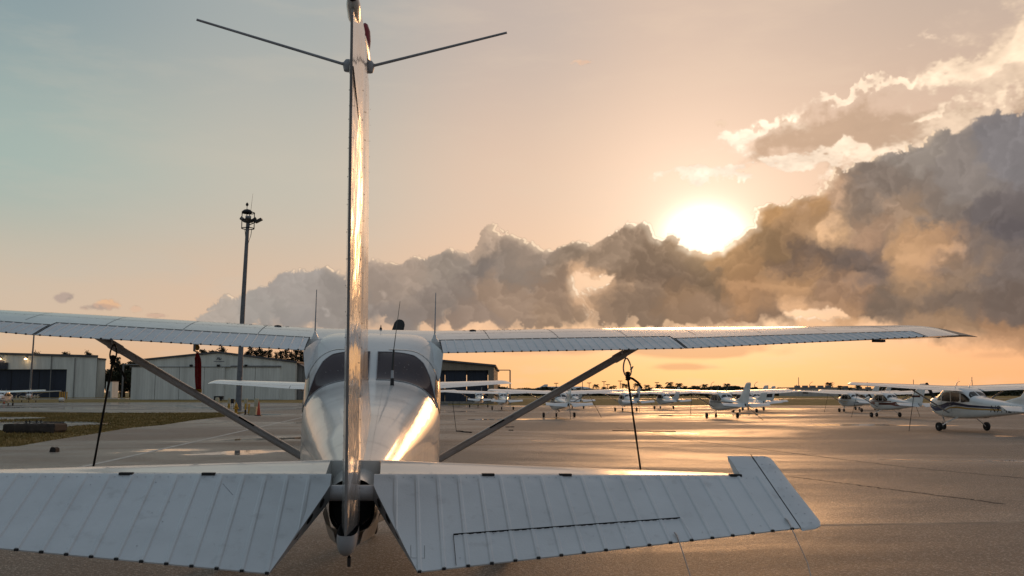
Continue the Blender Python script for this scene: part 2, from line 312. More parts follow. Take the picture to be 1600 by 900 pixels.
    addc = lambda base, f, c: t.mix(f, base, c, 'ADD')
    sky = addc(sky, g3, (.02, .014, .012, 1)); sky = addc(sky, g2, (.34, .30, .27, 1)); sky = addc(sky, g1, (1.9, 1.75, 1.5, 1))
    img = t.new('ShaderNodeTexImage', extension='CLIP', interpolation='Cubic'); img.image = clouds()
    t.put(img.inputs[0], t.comb(t.m('MULTIPLY_ADD', az, 1/92., .5), t.m('MULTIPLY_ADD', el, CPD/CH, .5*CPD/CH)))
    sky = t.mix(img.outputs['Alpha'], sky, img.outputs['Color'])
    # below the horizon
    sky = t.mix(t.smooth(el, -1.5, 0.), lin(120, 100, 85), sky)
    bg = t.new('ShaderNodeBackground'); t.put(bg.inputs[0], sky); bg.inputs[1].default_value = 1.0
    out = t.new('ShaderNodeOutputWorld'); t.l.new(bg.outputs[0], out.inputs[0])
    w.cycles.sampling_method = 'MANUAL'; w.cycles.sample_map_resolution = 512
build_world()
sl = bpy.data.lights.new("sun", 'SUN'); sl.energy = .5; sl.angle = R(12.0); sl.color = (1, .50, .20)
so = bpy.data.objects.new("sun", sl); COL.objects.link(so)
sdv = Vector((math.sin(R(SUN_AZ))*math.cos(R(SUN_EL)), math.cos(R(SUN_AZ))*math.cos(R(SUN_EL)), math.sin(R(SUN_EL))))
so.rotation_euler = (-sdv).to_track_quat('-Z', 'Y').to_euler(); so.location = sdv*50

# ------------------------------------------------------------------ materials
MATS = {}
def pmat(name, col, rough=.5, metal=0., coat=0., spec=.5, emis=None, es=0., trans=0.):
    m = bpy.data.materials.new(name); m.use_nodes = True; b = m.node_tree.nodes['Principled BSDF']
    b.inputs['Base Color'].default_value = (*col[:3], 1); b.inputs['Roughness'].default_value = rough; b.inputs['Metallic'].default_value = metal
    b.inputs['Coat Weight'].default_value = coat; b.inputs['Coat Roughness'].default_value = .06; b.inputs['Specular IOR Level'].default_value = spec
    b.inputs['Transmission Weight'].default_value = trans
    if emis: b.inputs['Emission Color'].default_value = (*emis[:3], 1); b.inputs['Emission Strength'].default_value = es
    MATS[name] = m; return m
def varied(name, col, rough, coat=0., nscale=3., var=.12, bump=0., bscale=8., metal=0., rvar=.15, spec=.5, dirt=None, detail=5, bdetail=3):
    """a surface with uneven tone, gloss and slight waviness"""
    m = pmat(name, col, rough, metal, coat, spec); t = NT(m.node_tree); b = m.node_tree.nodes['Principled BSDF']
    tc = t.new('ShaderNodeTexCoord').outputs['Object']
    n = t.noise(tc, nscale, detail, .6); n2 = t.noise(tc, nscale*5.3, 4, .6)
    c0 = tuple(c*(1-var) for c in col[:3])+(1,); c1 = tuple(min(1, c*(1+var*.5)) for c in col[:3])+(1,)
    c = t.mix(t.smooth(n, .35, .65), c0, c1)
    if dirt: c = t.mix(t.mul(t.smooth(n2, .56, .74), dirt), c, (.12, .10, .08, 1))
    t.put(b.inputs['Base Color'], c)
    t.put(b.inputs['Roughness'], t.add(t.mul(t.sub(n2, .5), rvar), rough))
    if bump:
        bp = t.new('ShaderNodeBump'); bp.inputs['Strength'].default_value = 1; bp.inputs['Distance'].default_value = bump
        t.put(bp.inputs['Height'], t.noise(tc, bscale, bdetail, .5)); t.put(b.inputs['Normal'], bp.outputs[0]); t.put(b.inputs['Coat Normal'], bp.outputs[0])
    return m
white_gloss = varied('white_gloss_paint', (.70, .70, .68), .24, coat=.4, nscale=1.5, var=.08, bump=.0042, bscale=2.0, rvar=.10, dirt=.10, bdetail=2)
white_skin = varied('white_wing_paint', (.66, .67, .66), .30, coat=.5, nscale=1.8, var=.09, bump=.0012, bscale=3.0, dirt=.18)
white_matte = varied('chalky_white_paint', (.64, .67, .69), .48, coat=0., nscale=2.5, var=.08, bump=.0006, bscale=120., rvar=.2, dirt=.16, spec=.4)
grey_metal = varied('grey_painted_metal', (.33, .34, .36), .35, nscale=6, var=.2, dirt=.3)
strut_paint = varied('strut_grey_paint', (.52, .51, .52), .30, coat=.3, nscale=4, var=.15, dirt=.4)
tip_shade = varied('brown_tip_shade', (.10, .075, .055), .4, nscale=4, var=.2)  # shade on the underside of the drooped wing tip, put into the colour
cap_paint = varied('worn_grey_paint', (.42, .40, .38), .35, coat=.3, nscale=4, var=.15, dirt=.4)
fin_paint = varied('weathered_fin_paint', (.42, .40, .38), .16, coat=.35, nscale=2.2, var=.28, bump=.010, bscale=4.5, rvar=.2, spec=.45, dirt=.3, bdetail=3)
steel = varied('dull_steel', (.45, .45, .46), .38, metal=1., nscale=9, var=.2)
dark = varied('black_interior', (.012, .012, .014), .7, nscale=8, var=.3)
blackm = varied('black_paint', (.015, .015, .016), .4, nscale=8, var=.2)
rubber = varied('tyre_rubber', (.018, .017, .017), .8, nscale=14, var=.25)
seam = pmat('seam_line', (.02, .02, .022), .8)
rivet_m = pmat('dark_rivet', (.06, .06, .06), .5)
rope_m = varied('black_rope', (.02, .019, .018), .85, nscale=60, var=.4)
red_cloth = varied('red_webbing', (.34, .015, .02), .85, nscale=30, var=.25)
yellow_p = varied('yellow_paint', (.55, .30, .03), .55, nscale=5, var=.2, dirt=.4)
cream_p = varied('cream_paint', (.48, .42, .28), .6, nscale=5, var=.15, dirt=.4)
orange_p = varied('orange_cone_plastic', (.50, .055, .02), .5, nscale=5, var=.15, dirt=.3)
red_lens = pmat('red_lens', (.25, .006, .012), .15)
far_white = varied('airplane_white_paint', (.74, .74, .73), .2, coat=.6, nscale=2, var=.06, bump=.003, bscale=3.)
conc = varied('weathered_concrete', (.30, .28, .25), .8, nscale=3, var=.25, dirt=.5)
def glass_mat():
    m = pmat('tinted_window', (.020, .016, .018), .12, spec=.22, coat=.0); t = NT(m.node_tree); b = m.node_tree.nodes['Principled BSDF']
    tc = t.new('ShaderNodeTexCoord').outputs['Object']
    v = t.new('ShaderNodeTexVoronoi'); t.l.new(tc, v.inputs['Vector']); v.inputs['Scale'].default_value = 34
    drops = t.smooth(v.outputs['Distance'], .10, .16, 1., 0.)
    sel = t.smooth(t.noise(tc, 11, 2), .5, .6)
    dd = t.mul(drops, sel)
    t.put(b.inputs['Base Color'], t.mix(dd, t.mix(t.noise(tc, 3, 4), (.042, .030, .032, 1), (.085, .062, .066, 1)), (.32, .30, .30, 1)))
    bp = t.new('ShaderNodeBump'); bp.inputs['Distance'].default_value = .003; t.put(bp.inputs['Height'], t.add(dd, t.mul(t.noise(tc, 4, 2), .8))); t.put(b.inputs['Normal'], bp.outputs[0])
    return m
glass = glass_mat()
far_glass = varied('cabin_glass', (.05, .035, .025), .08, nscale=2, var=.5)

# ------------------------------------------------------------------ mesh builder
class MB:
    def __init__(s): s.v = []; s.f = []; s.mi = []
    def add(s, vs, fs, mi=0):
        o = len(s.v); s.v += [tuple(p) for p in vs]; s.f += [tuple(i+o for i in f) for f in fs]; s.mi += [mi]*len(fs); return s
    def box(s, a, b, mi=0, M=None):
        x0, y0, z0 = a; x1, y1, z1 = b
        vs = [Vector(p) for p in ((x0,y0,z0),(x1,y0,z0),(x1,y1,z0),(x0,y1,z0),(x0,y0,z1),(x1,y0,z1),(x1,y1,z1),(x0,y1,z1))]
        if M: vs = [M@p for p in vs]
        return s.add(vs, [(0,3,2,1),(4,5,6,7),(0,1,5,4),(1,2,6,5),(2,3,7,6),(3,0,4,7)], mi)
    def cbox(s, c, sz, mi=0, M=None):
        return s.box([c[i]-sz[i]/2 for i in range(3)], [c[i]+sz[i]/2 for i in range(3)], mi, M)
    def tube(s, pts, rad, n=8, mi=0, cap=True, sq=1.):
        pts = [Vector(p) for p in pts]; rs = rad if isinstance(rad, (list, tuple)) else [rad]*len(pts)
        vs = []; up = Vector((0, 0, 1))
        for i, p in enumerate(pts):
            d = (pts[min(i+1, len(pts)-1)]-pts[max(i-1, 0)]).normalized()
            if abs(d.dot(up)) > .97: a = d.cross(Vector((0, 1, 0))).normalized()
            else: a = d.cross(up).normalized()
            b = d.cross(a)
            for k in range(n):
                an = 2*math.pi*k/n; vs.append(p + a*math.cos(an)*rs[i] + b*math.sin(an)*rs[i]*sq)
        fs = [(i*n+k, i*n+(k+1) % n, (i+1)*n+(k+1) % n, (i+1)*n+k) for i in range(len(pts)-1) for k in range(n)]
        if cap: fs += [tuple(range(n))[::-1], tuple((len(pts)-1)*n+k for k in range(n))]
        return s.add(vs, fs, mi)
    def grid(s, P, mi=0, closed=False, flip=False):
        nr, nc = len(P), len(P[0]); vs = [p for r in P for p in r]; fs = []
        for i in range(nr-1):
            for j in range(nc if closed else nc-1):
                q = (i*nc+j, i*nc+(j+1) % nc, (i+1)*nc+(j+1) % nc, (i+1)*nc+j)
                fs.append(q[::-1] if flip else q)
        return s.add(vs, fs, mi)
    def lathe(s, prof, c=(0, 0, 0), axis='z', n=16, mi=0):
        P = []
        for r, h in prof:
            row = []
            for k in range(n):
                a = 2*math.pi*k/n; x, y = r*math.cos(a), r*math.sin(a)
                row.append({'z': (c[0]+x, c[1]+y, c[2]+h), 'x': (c[0]+h, c[1]+x, c[2]+y), 'y': (c[0]+y, c[1]+h, c[2]+x)}[axis])
            P.append(row)
        s.grid(P, mi, closed=True)
        s.add(P[0], [tuple(range(n))[::-1]], mi); s.add(P[-1], [tuple(range(n))], mi)
        return s
    def dot(s, p, r=.004, mi=0, nrm=(0, 0, 1)):
        p = Vector(p); nrm = Vector(nrm).normalized(); a = nrm.orthogonal().normalized(); b = nrm.cross(a)
        vs = [p+a*r*math.cos(k*math.pi/3)+b*r*math.sin(k*math.pi/3) for k in range(6)]+[p+nrm*r*.45]
        return s.add(vs, [(k, (k+1) % 6, 6) for k in range(6)], mi)
    def build(s, name, mat, parent=None, smooth=35, key=None):
        me = bpy.data.meshes.new(name); me.from_pydata(s.v, [], s.f)
        mats = mat if isinstance(mat, (list, tuple)) else [mat]
        for m in mats: me.materials.append(m)
        if len(mats) > 1: me.polygons.foreach_set('material_index', s.mi)
        if smooth:
            me.shade_smooth(); me.set_sharp_from_angle(angle=R(smooth))
        me.update()
        o = bpy.data.objects.new(name, me); COL.objects.link(o)
        if parent: o.parent = parent
        return o
def tag(o, label=None, cat=None, group=None, kind=None):
    for k, v in (('label', label), ('category', cat), ('group', group), ('kind', kind)):
        if v: o[k] = v
    return o
def empty(name, loc=(0, 0, 0), rz=0.):
    o = bpy.data.objects.new(name, None); COL.objects.link(o); o.location = loc; o.rotation_euler = (0, 0, rz); o.empty_display_size = .3
    return o
def kids(o): return list(o.children)
def copy_tree(o, parent=None, ch=None):
    c = o.copy(); COL.objects.link(c); c.parent = parent
    for k in kids(o): copy_tree(k, c)
    return c
def interp(tab, y, col):
    ys = [r[0] for r in tab]; n = len(tab)
    if y <= ys[0]: return tab[0][col]
    if y >= ys[-1]: return tab[-1][col]
    i = max(k for k in range(n) if ys[k] <= y); i = min(i, n-2)
    x0, x1 = ys[i], ys[i+1]; f0, f1 = tab[i][col], tab[i+1][col]
    sl = lambda a, b: (tab[b][col]-tab[a][col])/(ys[b]-ys[a])
    def tan(k):
        if k == 0: return sl(0, 1)
        if k == n-1: return sl(n-2, n-1)
        a, b = sl(k-1, k), sl(k, k+1)
        return 0. if a*b <= 0 else 2*a*b/(a+b)
    t = (y-x0)/(x1-x0); h = x1-x0
    return (2*t**3-3*t*t+1)*f0+(t**3-2*t*t+t)*h*tan(i)+(-2*t**3+3*t*t)*f1+(t**3-t*t)*h*tan(i+1)
def text_mesh(txt, size, mapper, name, mat, parent, shear=0., depth=0.):
    cu = bpy.data.curves.new('txt', 'FONT'); cu.body = txt; cu.size = size; cu.shear = shear; cu.resolution_u = 3
    o = bpy.data.objects.new('txt', cu); COL.objects.link(o)
    dg = bpy.context.evaluated_depsgraph_get(); dg.update()
    me = bpy.data.meshes.new_from_object(o.evaluated_get(dg))
    for v in me.vertices: v.co = mapper(v.co.x, v.co.y)
    me.name = name; me.materials.clear(); me.materials.append(mat)
    bpy.data.objects.remove(o); bpy.data.curves.remove(cu)
    r = bpy.data.objects.new(name, me); COL.objects.link(r); r.parent = parent
    return r

# ------------------------------------------------------------------ ground
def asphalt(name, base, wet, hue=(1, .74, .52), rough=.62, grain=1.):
    m = pmat(name, (base,)*3, .5); t = NT(m.node_tree); b = m.node_tree.nodes['Principled BSDF']
    tc = t.new('ShaderNodeTexCoord').outputs['Object']
    mp = t.new('ShaderNodeMapping'); t.l.new(tc, mp.inputs[0]); mp.inputs['Scale'].default_value = (.55, 1., 1.); mp.inputs['Rotation'].default_value = (0, 0, R(4))
    big = t.noise(mp.outputs[0], .11, 7, .58, .6); mid = t.noise(mp.outputs[0], .8, 5, .6); agg = t.noise(tc, 42, 3, .8); agg2 = t.noise(tc, 30, 4, .8)
    wetm = t.smooth(big, .50-wet, .66-wet)                       # damp zones
    pool = t.smooth(t.add(big, t.mul(t.sub(mid, .5), .10)), .670-wet, .69-wet)   # standing water
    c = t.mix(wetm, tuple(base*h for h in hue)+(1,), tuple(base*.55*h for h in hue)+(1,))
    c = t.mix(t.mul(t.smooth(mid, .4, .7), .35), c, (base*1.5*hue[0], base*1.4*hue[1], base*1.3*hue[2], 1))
    c = t.mix(t.smooth(agg, .53, .62), c, (base*(1+2.6*grain), base*(1+1.9*grain), base*(1+1.3*grain), 1))
    c = t.mix(t.smooth(agg2, .54, .68), c, (base*.3, base*.28, base*.26, 1))
    # expansion cracks
    t.put(b.inputs['Base Color'], c)
    r = t.add(t.mul(wetm, -.22), t.add(rough, t.mul(t.sub(mid, .5), .22)))
    r = t.mix(pool, t.comb(r, r, r), (.035, .035, .035, 1))
    sp = t.new('ShaderNodeSeparateXYZ'); t.l.new(r, sp.inputs[0]); t.put(b.inputs['Roughness'], sp.outputs[0])
    bp = t.new('ShaderNodeBump'); bp.inputs['Distance'].default_value = .022
    hs = t.mul(t.add(agg, t.mul(agg2, .9)), t.m('SUBTRACT', 1., pool)); t.put(bp.inputs['Height'], hs)
    t.put(bp.inputs['Strength'], t.smooth(wetm, 0, 1, .85, .5)); t.put(b.inputs['Normal'], bp.outputs[0])
    b.inputs['Specular IOR Level'].default_value = .6
    return m
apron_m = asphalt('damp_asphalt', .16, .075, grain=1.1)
taxi_m = asphalt('wet_taxiway_asphalt', .08, .13, (1, .98, .96))
def grass_mat():
    m = pmat('dry_grass', (.06, .045, .018), .9, spec=.2); t = NT(m.node_tree); b = m.node_tree.nodes['Principled BSDF']
    tc = t.new('ShaderNodeTexCoord').outputs['Object']
    n = t.noise(tc, .3, 6, .6); n2 = t.noise(tc, 6, 5, .7)
    c = t.mix(t.smooth(n, .38, .62), (.21, .155, .05, 1), (.34, .24, .09, 1)); c = t.mix(t.smooth(n2, .45, .7), c, (.10, .08, .026, 1))
    t.put(b.inputs['Base Color'], c)
    bp = t.new('ShaderNodeBump'); bp.inputs['Distance'].default_value = .12; t.put(bp.inputs['Height'], n2); t.put(b.inputs['Normal'], bp.outputs[0])
    return m
grass_m = grass_mat()
import bmesh
def gh(y):                                     # the apron rises gently towards the foreground airplane
    t = min(1, max(0, (y-9.5)/14.5)); return .267*(1-t*t*(3-2*t))
def drape(me):
    bm = bmesh.new(); bm.from_mesh(me)
    for y in np.linspace(9.5, 24, 14): bmesh.ops.bisect_plane(bm, geom=bm.verts[:]+bm.edges[:]+bm.faces[:], plane_co=(0, y, 0), plane_no=(0, 1, 0))
    for v in bm.verts: v.co.z += gh(v.co.y)
    bm.to_mesh(me); bm.free()
def sheet(name, pts, z, mat, kind='structure', label=None):
    o = MB().add([(p[0], p[1], z) for p in pts], [tuple(range(len(pts)))]).build(name, mat, smooth=0)
    drape(o.data)
    if o.data.polygons[0].normal.z < 0: o.data.flip_normals()
    tag(o, label, None, None, kind); return o
sheet('ground', [(-6000, -400), (6000, -400), (6000, 9000), (-6000, 9000)], -.012, grass_m)
G = lambda u, v: tuple(ground(u, v)[:2])
edge_y = G(800, 633.5)[1]
apron_pts = [(-60, -60), (160, -60), (260, edge_y+6), G(1300, 633.5), G(700, 633), (G(480, 632)), G(482, 640), G(430, 641.5), G(380, 645.5), G(352, 651), G(300, 657), G(255, 664), G(200, 669), G(140, 679), G(80, 688), G(30, 697), (-25, 14), (-60, 0)]
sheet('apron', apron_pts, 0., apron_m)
sheet('taxiway', [G(-260, 629), G(0, 629.5), G(260, 628.6), G(482, 629.5), G(700, 631), G(700, 634), G(478, 641.5), G(365, 644), G(180, 645), G(0, 643), G(-200, 643)], -.006, taxi_m)
sheet('far_taxiway', [G(-60, 622.4), G(200, 622.2), G(470, 622.0), G(470, 622.9), G(200, 623.4), G(-60, 624.4)], -.004, taxi_m)
sheet('pavement', [G(-120, 664), G(0, 658.5), G(60, 657.5), G(140, 659), G(182, 661.5), G(120, 665), G(85, 670), G(0, 673), G(-120, 680)], -.004, asphalt('puddled_pavement', .07, .16, (1, .97, .95)))
sheet('side_path', [G(-60, 652.4), G(40, 651.0), G(86, 653.2), G(20, 655), G(-60, 656)], -.004, taxi_m)
sheet('runway', [(-300, 255), (900, 255), (900, 272), (-300, 272)], -.006, taxi_m)
# painted line on the asphalt, worn
pm = varied('worn_line_paint', (.55, .52, .47), .6, nscale=3, var=.3, dirt=.5)
a, b_ = ground(172, 720), ground(474, 652); d = (b_-a).normalized(); s_ = Vector((-d.y, d.x, 0))*.075
a2 = a-d*6
sheet('painted_line', [a2-s_, b_-s_, b_+s_, a2+s_], .004, pm, label='long worn white line crossing the asphalt on the left')
a, b_ = ground(400, 838, .26), ground(2600, 800, .26)
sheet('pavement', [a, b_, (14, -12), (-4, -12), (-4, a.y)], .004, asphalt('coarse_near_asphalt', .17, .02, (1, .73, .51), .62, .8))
sheet('pavement_joint', [a+Vector((0, .002, 0)), b_+Vector((0, .002, 0)), b_+Vector((0, .14, 0)), a+Vector((0, .14, 0))], .004, varied('joint_filler', (.26, .21, .16), .75, nscale=4, var=.3))
for k, (u0, v0, u1, v1) in enumerate([(1094, 690, 1700, 766), (1235, 750, 1570, 813), (960, 668, 1100, 692)]):
    a, b_ = ground(u0, v0), ground(u1, v1); d = (b_-a).normalized(); s_ = Vector((-d.y, d.x, 0))*.022
    mb = MB(); n = 60; P = [a.lerp(b_, i/n)+s_*rng.normal()*1.2 for i in range(n+1)]
    mb.grid([[p-s_*(.6+rng.random()) for p in P], [p+s_*(.6+rng.random()) for p in P]])
    for i, vv in enumerate(mb.v): mb.v[i] = (vv[0], vv[1], .004+gh(vv[1]))
    o = mb.build('pavement_joint', seam, smooth=0); tag(o, kind='structure')

# grass tufts (uncountable)
def tufts():
    mb = MB(); vs = []; fs = []
    poly = [G(0, 643), G(180, 645), G(365, 644.5), G(380, 645.5), G(352, 651), G(300, 657), G(255, 664), G(200, 669), G(140, 679), G(80, 688), G(30, 697), (-25, 14), (-70, 20), (-70, 80)]
    pv = [G(-120, 664), G(0, 658.5), G(60, 657.5), G(140, 659), G(182, 661.5), G(120, 665), G(85, 670), G(0, 673), G(-120, 680)]
    sp = [G(-60, 652.4), G(40, 651.0), G(86, 653.2), G(20, 655), G(-60, 656)]
    def inside(p, q):
        c = False; j = len(q)-1
        for i in range(len(q)):
            if (q[i][1] > p[1]) != (q[j][1] > p[1]) and p[0] < (q[j][0]-q[i][0])*(p[1]-q[i][1])/(q[j][1]-q[i][1])+q[i][0]: c = not c
            j = i
        return c
    n = 0
    while n < 26000:
        Y = 20+62*rng.random()**1.25; X = -Y*.60+rng.random()*Y*.36
        if not inside((X, Y), poly) or inside((X, Y), pv) or inside((X, Y), sp): continue
        h = .03+.07*rng.random()**2; w = .006+.0004*Y; a = rng.random()*6.28; lx, ly = rng.normal(0, .03, 2)
        o = len(vs); vs += [(X-w*math.cos(a), Y-w*math.sin(a), -.012+gh(Y)), (X+w*math.cos(a), Y+w*math.sin(a), -.012+gh(Y)), (X+lx, Y+ly, h+gh(Y))]; fs.append((o, o+1, o+2)); n += 1
    mb.add(vs, fs); o = mb.build('grass', grass_m, smooth=0)
    tag(o, 'short dry brown grass beside the asphalt on the left', 'grass', kind='stuff')
tufts()

# ------------------------------------------------------------------ high-wing light airplane (x right, y forward, z up, metres)

ZS, TH = 1.4521, .4596
CT, ST = math.cos(TH), math.sin(TH)
FUS = [  # y, half width, z bottom, z widest, z top, n top, n bottom
    (0.02, .088, 1.235, 1.35, 1.435, 2.3, 3.0), (.30, .108, 1.20, 1.35, 1.452, 2.2, 3.0), (.65, .150, 1.165, 1.355, 1.478, 2.1, 3.2), (1.5, .262, 1.08, 1.39, 1.585, 2.1, 3.6),
    (2.5, .390, .98, 1.43, 1.70, 2.3, 4.2), (3.3, .490, .90, 1.46, 1.80, 2.6, 5.), (3.62, .522, .87, 1.47, 1.842, 2.8, 5.), (4.05, .550, .84, 1.48, 2.075, 4.6, 5.),
    (4.45, .556, .83, 1.49, 2.225, 7., 5.), (4.9, .558, .82, 1.50, 2.285, 7., 5.), (5.45, .556, .83, 1.50, 2.30, 6., 5.), (5.72, .552, .84, 1.50, 2.235, 3.6, 4.5), (6.0, .54, .86, 1.48, 2.05, 3.2, 4.),
    (6.28, .52, .90, 1.47, 1.90, 2.8, 3.2), (6.65, .47, .98, 1.46, 1.85, 2.5, 2.6), (6.88, .38, 1.10, 1.50, 1.80, 2.3, 2.3), (6.98, .24, 1.26, 1.54, 1.73, 2.1, 2.1)]
def fsec(y): return [interp(FUS, y, c) for c in range(1, 7)]
def side_pt(y, z, s, off=0.):
    w, zb, zc, zt, nt, nb = fsec(y)
    h, n = (zt-zc, nt) if z > zc else (zc-zb, nb)
    q = min(.9999, abs(z-zc)/h); x = w*(1-q**n)**(1/n)
    nx = (x/w)**(n-1)/w; nz = q**(n-1)/h*(1 if z > zc else -1); L = math.hypot(nx, nz)
    return Vector((s*(x+off*nx/L), y, z+off*nz/L))
def top_pt(x, y, off=0.):
    w, zb, zc, zt, nt, nb = fsec(y); q = min(.9999, abs(x)/w); h = zt-zc; zz = h*(1-q**nt)**(1/nt)
    nx = q**(nt-1)/w*(1 if x > 0 else -1); nz = (zz/h)**(nt-1)/h
    e = .01; w2, _, zc2, zt2, nt2, _ = fsec(y+e); z2 = zc2+(zt2-zc2)*(1-min(.9999, abs(x)/w2)**nt2)**(1/nt2)
    sy = (z2-(zc+zz))/e
    N = Vector((nx/nz, -sy, 1)).normalized()
    return Vector((x, y, zc+zz)) + N*off
def fuselage(res):
    mb = MB(); ny, nt_ = (110, 56) if res else (44, 28); ys = np.linspace(.02, 6.98, ny); P = []
    for y in ys:
        w, zb, zc, zt, n1, n2 = fsec(y); row = []
        for k in range(nt_):
            a = 2*math.pi*k/nt_+1e-4; c, s = math.cos(a), math.sin(a); n, h = (n1, zt-zc) if s > 0 else (n2, zc-zb)
            row.append((w*math.copysign(abs(c)**(2/n), c), y, zc+h*math.copysign(abs(s)**(2/n), s)))
        P.append(row)
    mb.grid(P, 0, closed=True, flip=True)
    mb.add(P[-1], [tuple(range(nt_))[::-1]], 0)
    # recessed tail opening
    r2 = [((p[0])*.9, .10, 1.34+(p[2]-1.34)*.9) for p in P[0]]
    mb.grid([r2, P[0]], 1, closed=True, flip=True); mb.add(r2, [tuple(range(nt_))], 1)
    return mb
def naca(f, t=.12):
    yt = 5*t*(.2969*math.sqrt(f)-.126*f-.3516*f*f+.2843*f**3-.1015*f**4)
    yc = .02/.16*(.8*f-f*f) if f < .4 else .02/.36*(.2+.8*f-f*f)
    return yc+yt, yc-yt
WT = [(0, 4.065, 5.70), (2.65, 4.065, 5.70), (5.25, 4.39, 5.53), (5.36, 4.41, 5.47), (5.46, 4.43, 5.36), (5.55, 4.46, 5.24), (5.61, 4.48, 5.12), (5.65, 4.52, 5.02)]
def wing_pt(x, f, up):
    ax = abs(x)
    i = max(k for k in range(len(WT)) if WT[k][0] <= ax); i = min(i, len(WT)-2)
    t = (ax-WT[i][0])/(WT[i+1][0]-WT[i][0]); te = WT[i][1]+(WT[i+1][1]-WT[i][1])*t; le = WT[i][2]+(WT[i+1][2]-WT[i][2])*t
    ch = le-te; o = max(0, (ax-2.65)/2.65); zte = 2.085+.0378*max(0, ax-.55)+.088*min(o, 1.05)
    rise = .18-.10*min(o, 1.); th = .12
    if ax > 5.21: q = (ax-5.21)/.44; zte -= .03*q*q; th = .12*(1-q**4)**.5+.008; zte += .01*q
    a, b = naca(f, th); z = zte+rise*(1-f)*min(1, ch/1.1)+(a if up else b)*ch
    return Vector((x, le-f*ch, z))
FR = [0., .004, .015, .04, .08, .14, .22, .32, .44, .56, .66]
def wing_main(s, res):
    mb = MB()
    sec = [0, .3, .555, 1.2, 1.9, 2.645, 2.655, 3.4, 4.2, 5.0, 5.055, 5.22, 5.30, 5.39, 5.48, 5.56, 5.61, 5.635, 5.648]
    def cut(x): return .76 if x < .556 else (.715 if x < 2.65 else (.775 if x < 5.05 else 1.))
    P = []
    for x in sec:
        c = cut(x); f = FR+[c]; row = [wing_pt(s*x, q, True) for q in f[::-1]]+[wing_pt(s*x, q, False) for q in f[1:]]
        P.append(row)
    mb.grid(P, 0, closed=True, flip=(s > 0)); n = len(P[0])
    mb.add(P[-1], [tuple(range(n)) if s < 0 else tuple(range(n))[::-1]], 0)
    if res:
        for i, f_ in enumerate(mb.f): mb.mi[i] = 2 if min(abs(mb.v[k][0]) for k in f_) > 5.37 else 0  # outermost tip faces get the painted-in shade colour
    if res:    # skin laps, seams, rivet rows
        for x in (1.0, 1.62, 2.25, 2.9, 3.55, 4.2, 4.85):
            L = [wing_pt(s*x, q, True)+Vector((0, 0, .0015)) for q in (.1, .2, .3, .4, .5, .6, .7)]
            mb.grid([[p-Vector((.0022, 0, 0)) for p in L], [p+Vector((.0022, 0, 0)) for p in L]], 1)
        for f0, x0, x1 in ((.50, .57, 5.2), (.30, .57, 5.2)):
            L = [wing_pt(s*x, f0, True)+Vector((0, 0, .0016)) for x in np.linspace(x0, x1, 24)]
            mb.grid([[p-Vector((0, .002, 0)) for p in L], [p+Vector((0, .002, 0)) for p in L]], 1)
        for xa in (.92, 1.25):
            for k in range(12):
                a = k*math.pi/6; xx = xa+.11*math.cos(a); mb.dot(wing_pt(s*xx, .34+.05*math.sin(a), True), .006, 1)
        for x in np.arange(.62, 5.2, .075): mb.dot(wing_pt(s*x, .515, True), .0035, 1)
    return mb
def ctrl(cols, rows, top, bot, bead, h=.004, flip=False):
    """control surface: cols = list of (x, is_bead), rows = chord fractions; bead ridges along the chord; both skins and edges"""
    mb = MB(); T = []; B = []
    for j, f in enumerate(rows):
        T.append([top(x, f)+(Vector((0, 0, h)) if (b and 0 < j) else Vector((0, 0, 0))) for x, b in cols]); B.append([bot(x, f) for x, b in cols])
    mb.grid(T, 0, flip=flip); mb.grid(B, 0, flip=not flip)
    for E1, E2, fl in ((T[0], B[0], flip), (T[-1], B[-1], not flip)): mb.grid([E2, E1], 0, flip=fl)
    for c, fl in ((0, False), (-1, True)):
        mb.grid([[r[c] for r in B], [r[c] for r in T]], 0, flip=fl != flip)
    return mb
def bead_cols(x0, x1, first, step, w=.0045):
    xs = {round(x0, 4): 0, round(x1, 4): 0}
    lo, hi = min(x0, x1), max(x0, x1); x = first
    beads = []
    while x < hi-.02:
        if x > lo+.02:
            beads.append(x)
            for dx, b in ((-w*1.6, 0), (-w*.7, 1), (w*.7, 1), (w*1.6, 0)): xs[round(x+dx, 5)] = b
        x += step
    return sorted(xs.items()), beads
def wing_ctrl(s, x0, x1, f0, res):
    cols, beads = bead_cols(x0, x1, x0+.045, .0765)
    if not res: cols = [(x0, 0), ((x0+x1)/2, 0), (x1, 0)]
    rows = [0, .06, .3, .6, .9, 1.]
    droop = .0
    def mk(up):
        def fn(x, r):
            f = f0+.006+(1-f0-.006)*r; p = wing_pt(s*x, f, up)
            if r > .999: p = wing_pt(s*x, 1., True)+Vector((0, 0, .002 if up else -.003))
            if up and r < .01: p.z -= .006
            return p
        return fn
    mb = ctrl(cols, rows, mk(True), mk(False), beads, .0065, flip=(s < 0))
    if res:
        for x in beads:
            p = wing_pt(s*x, 1., True); mb.cbox(p+Vector((0, -.001, 0)), (.012, .012, .012), 1)
        L0, L1 = [], []
        for x in np.linspace(x0, x1, 16):
            p = wing_pt(s*x, f0-.003, True); L0.append(p+Vector((0, .007, .0022))); L1.append(p+Vector((0, -.016, .0012)))
        mb.grid([L0, L1], 1)
        for xe in (x0-.006, x1-.004):
            L = [wing_pt(s*xe, f0+(1-f0)*q, True)+Vector((0, 0, .002)) for q in (0, .5, 1)]
            mb.grid([[p-Vector((.005, 0, 0)) for p in L], [p+Vector((.005, 0, 0)) for p in L]], 1)
    return mb
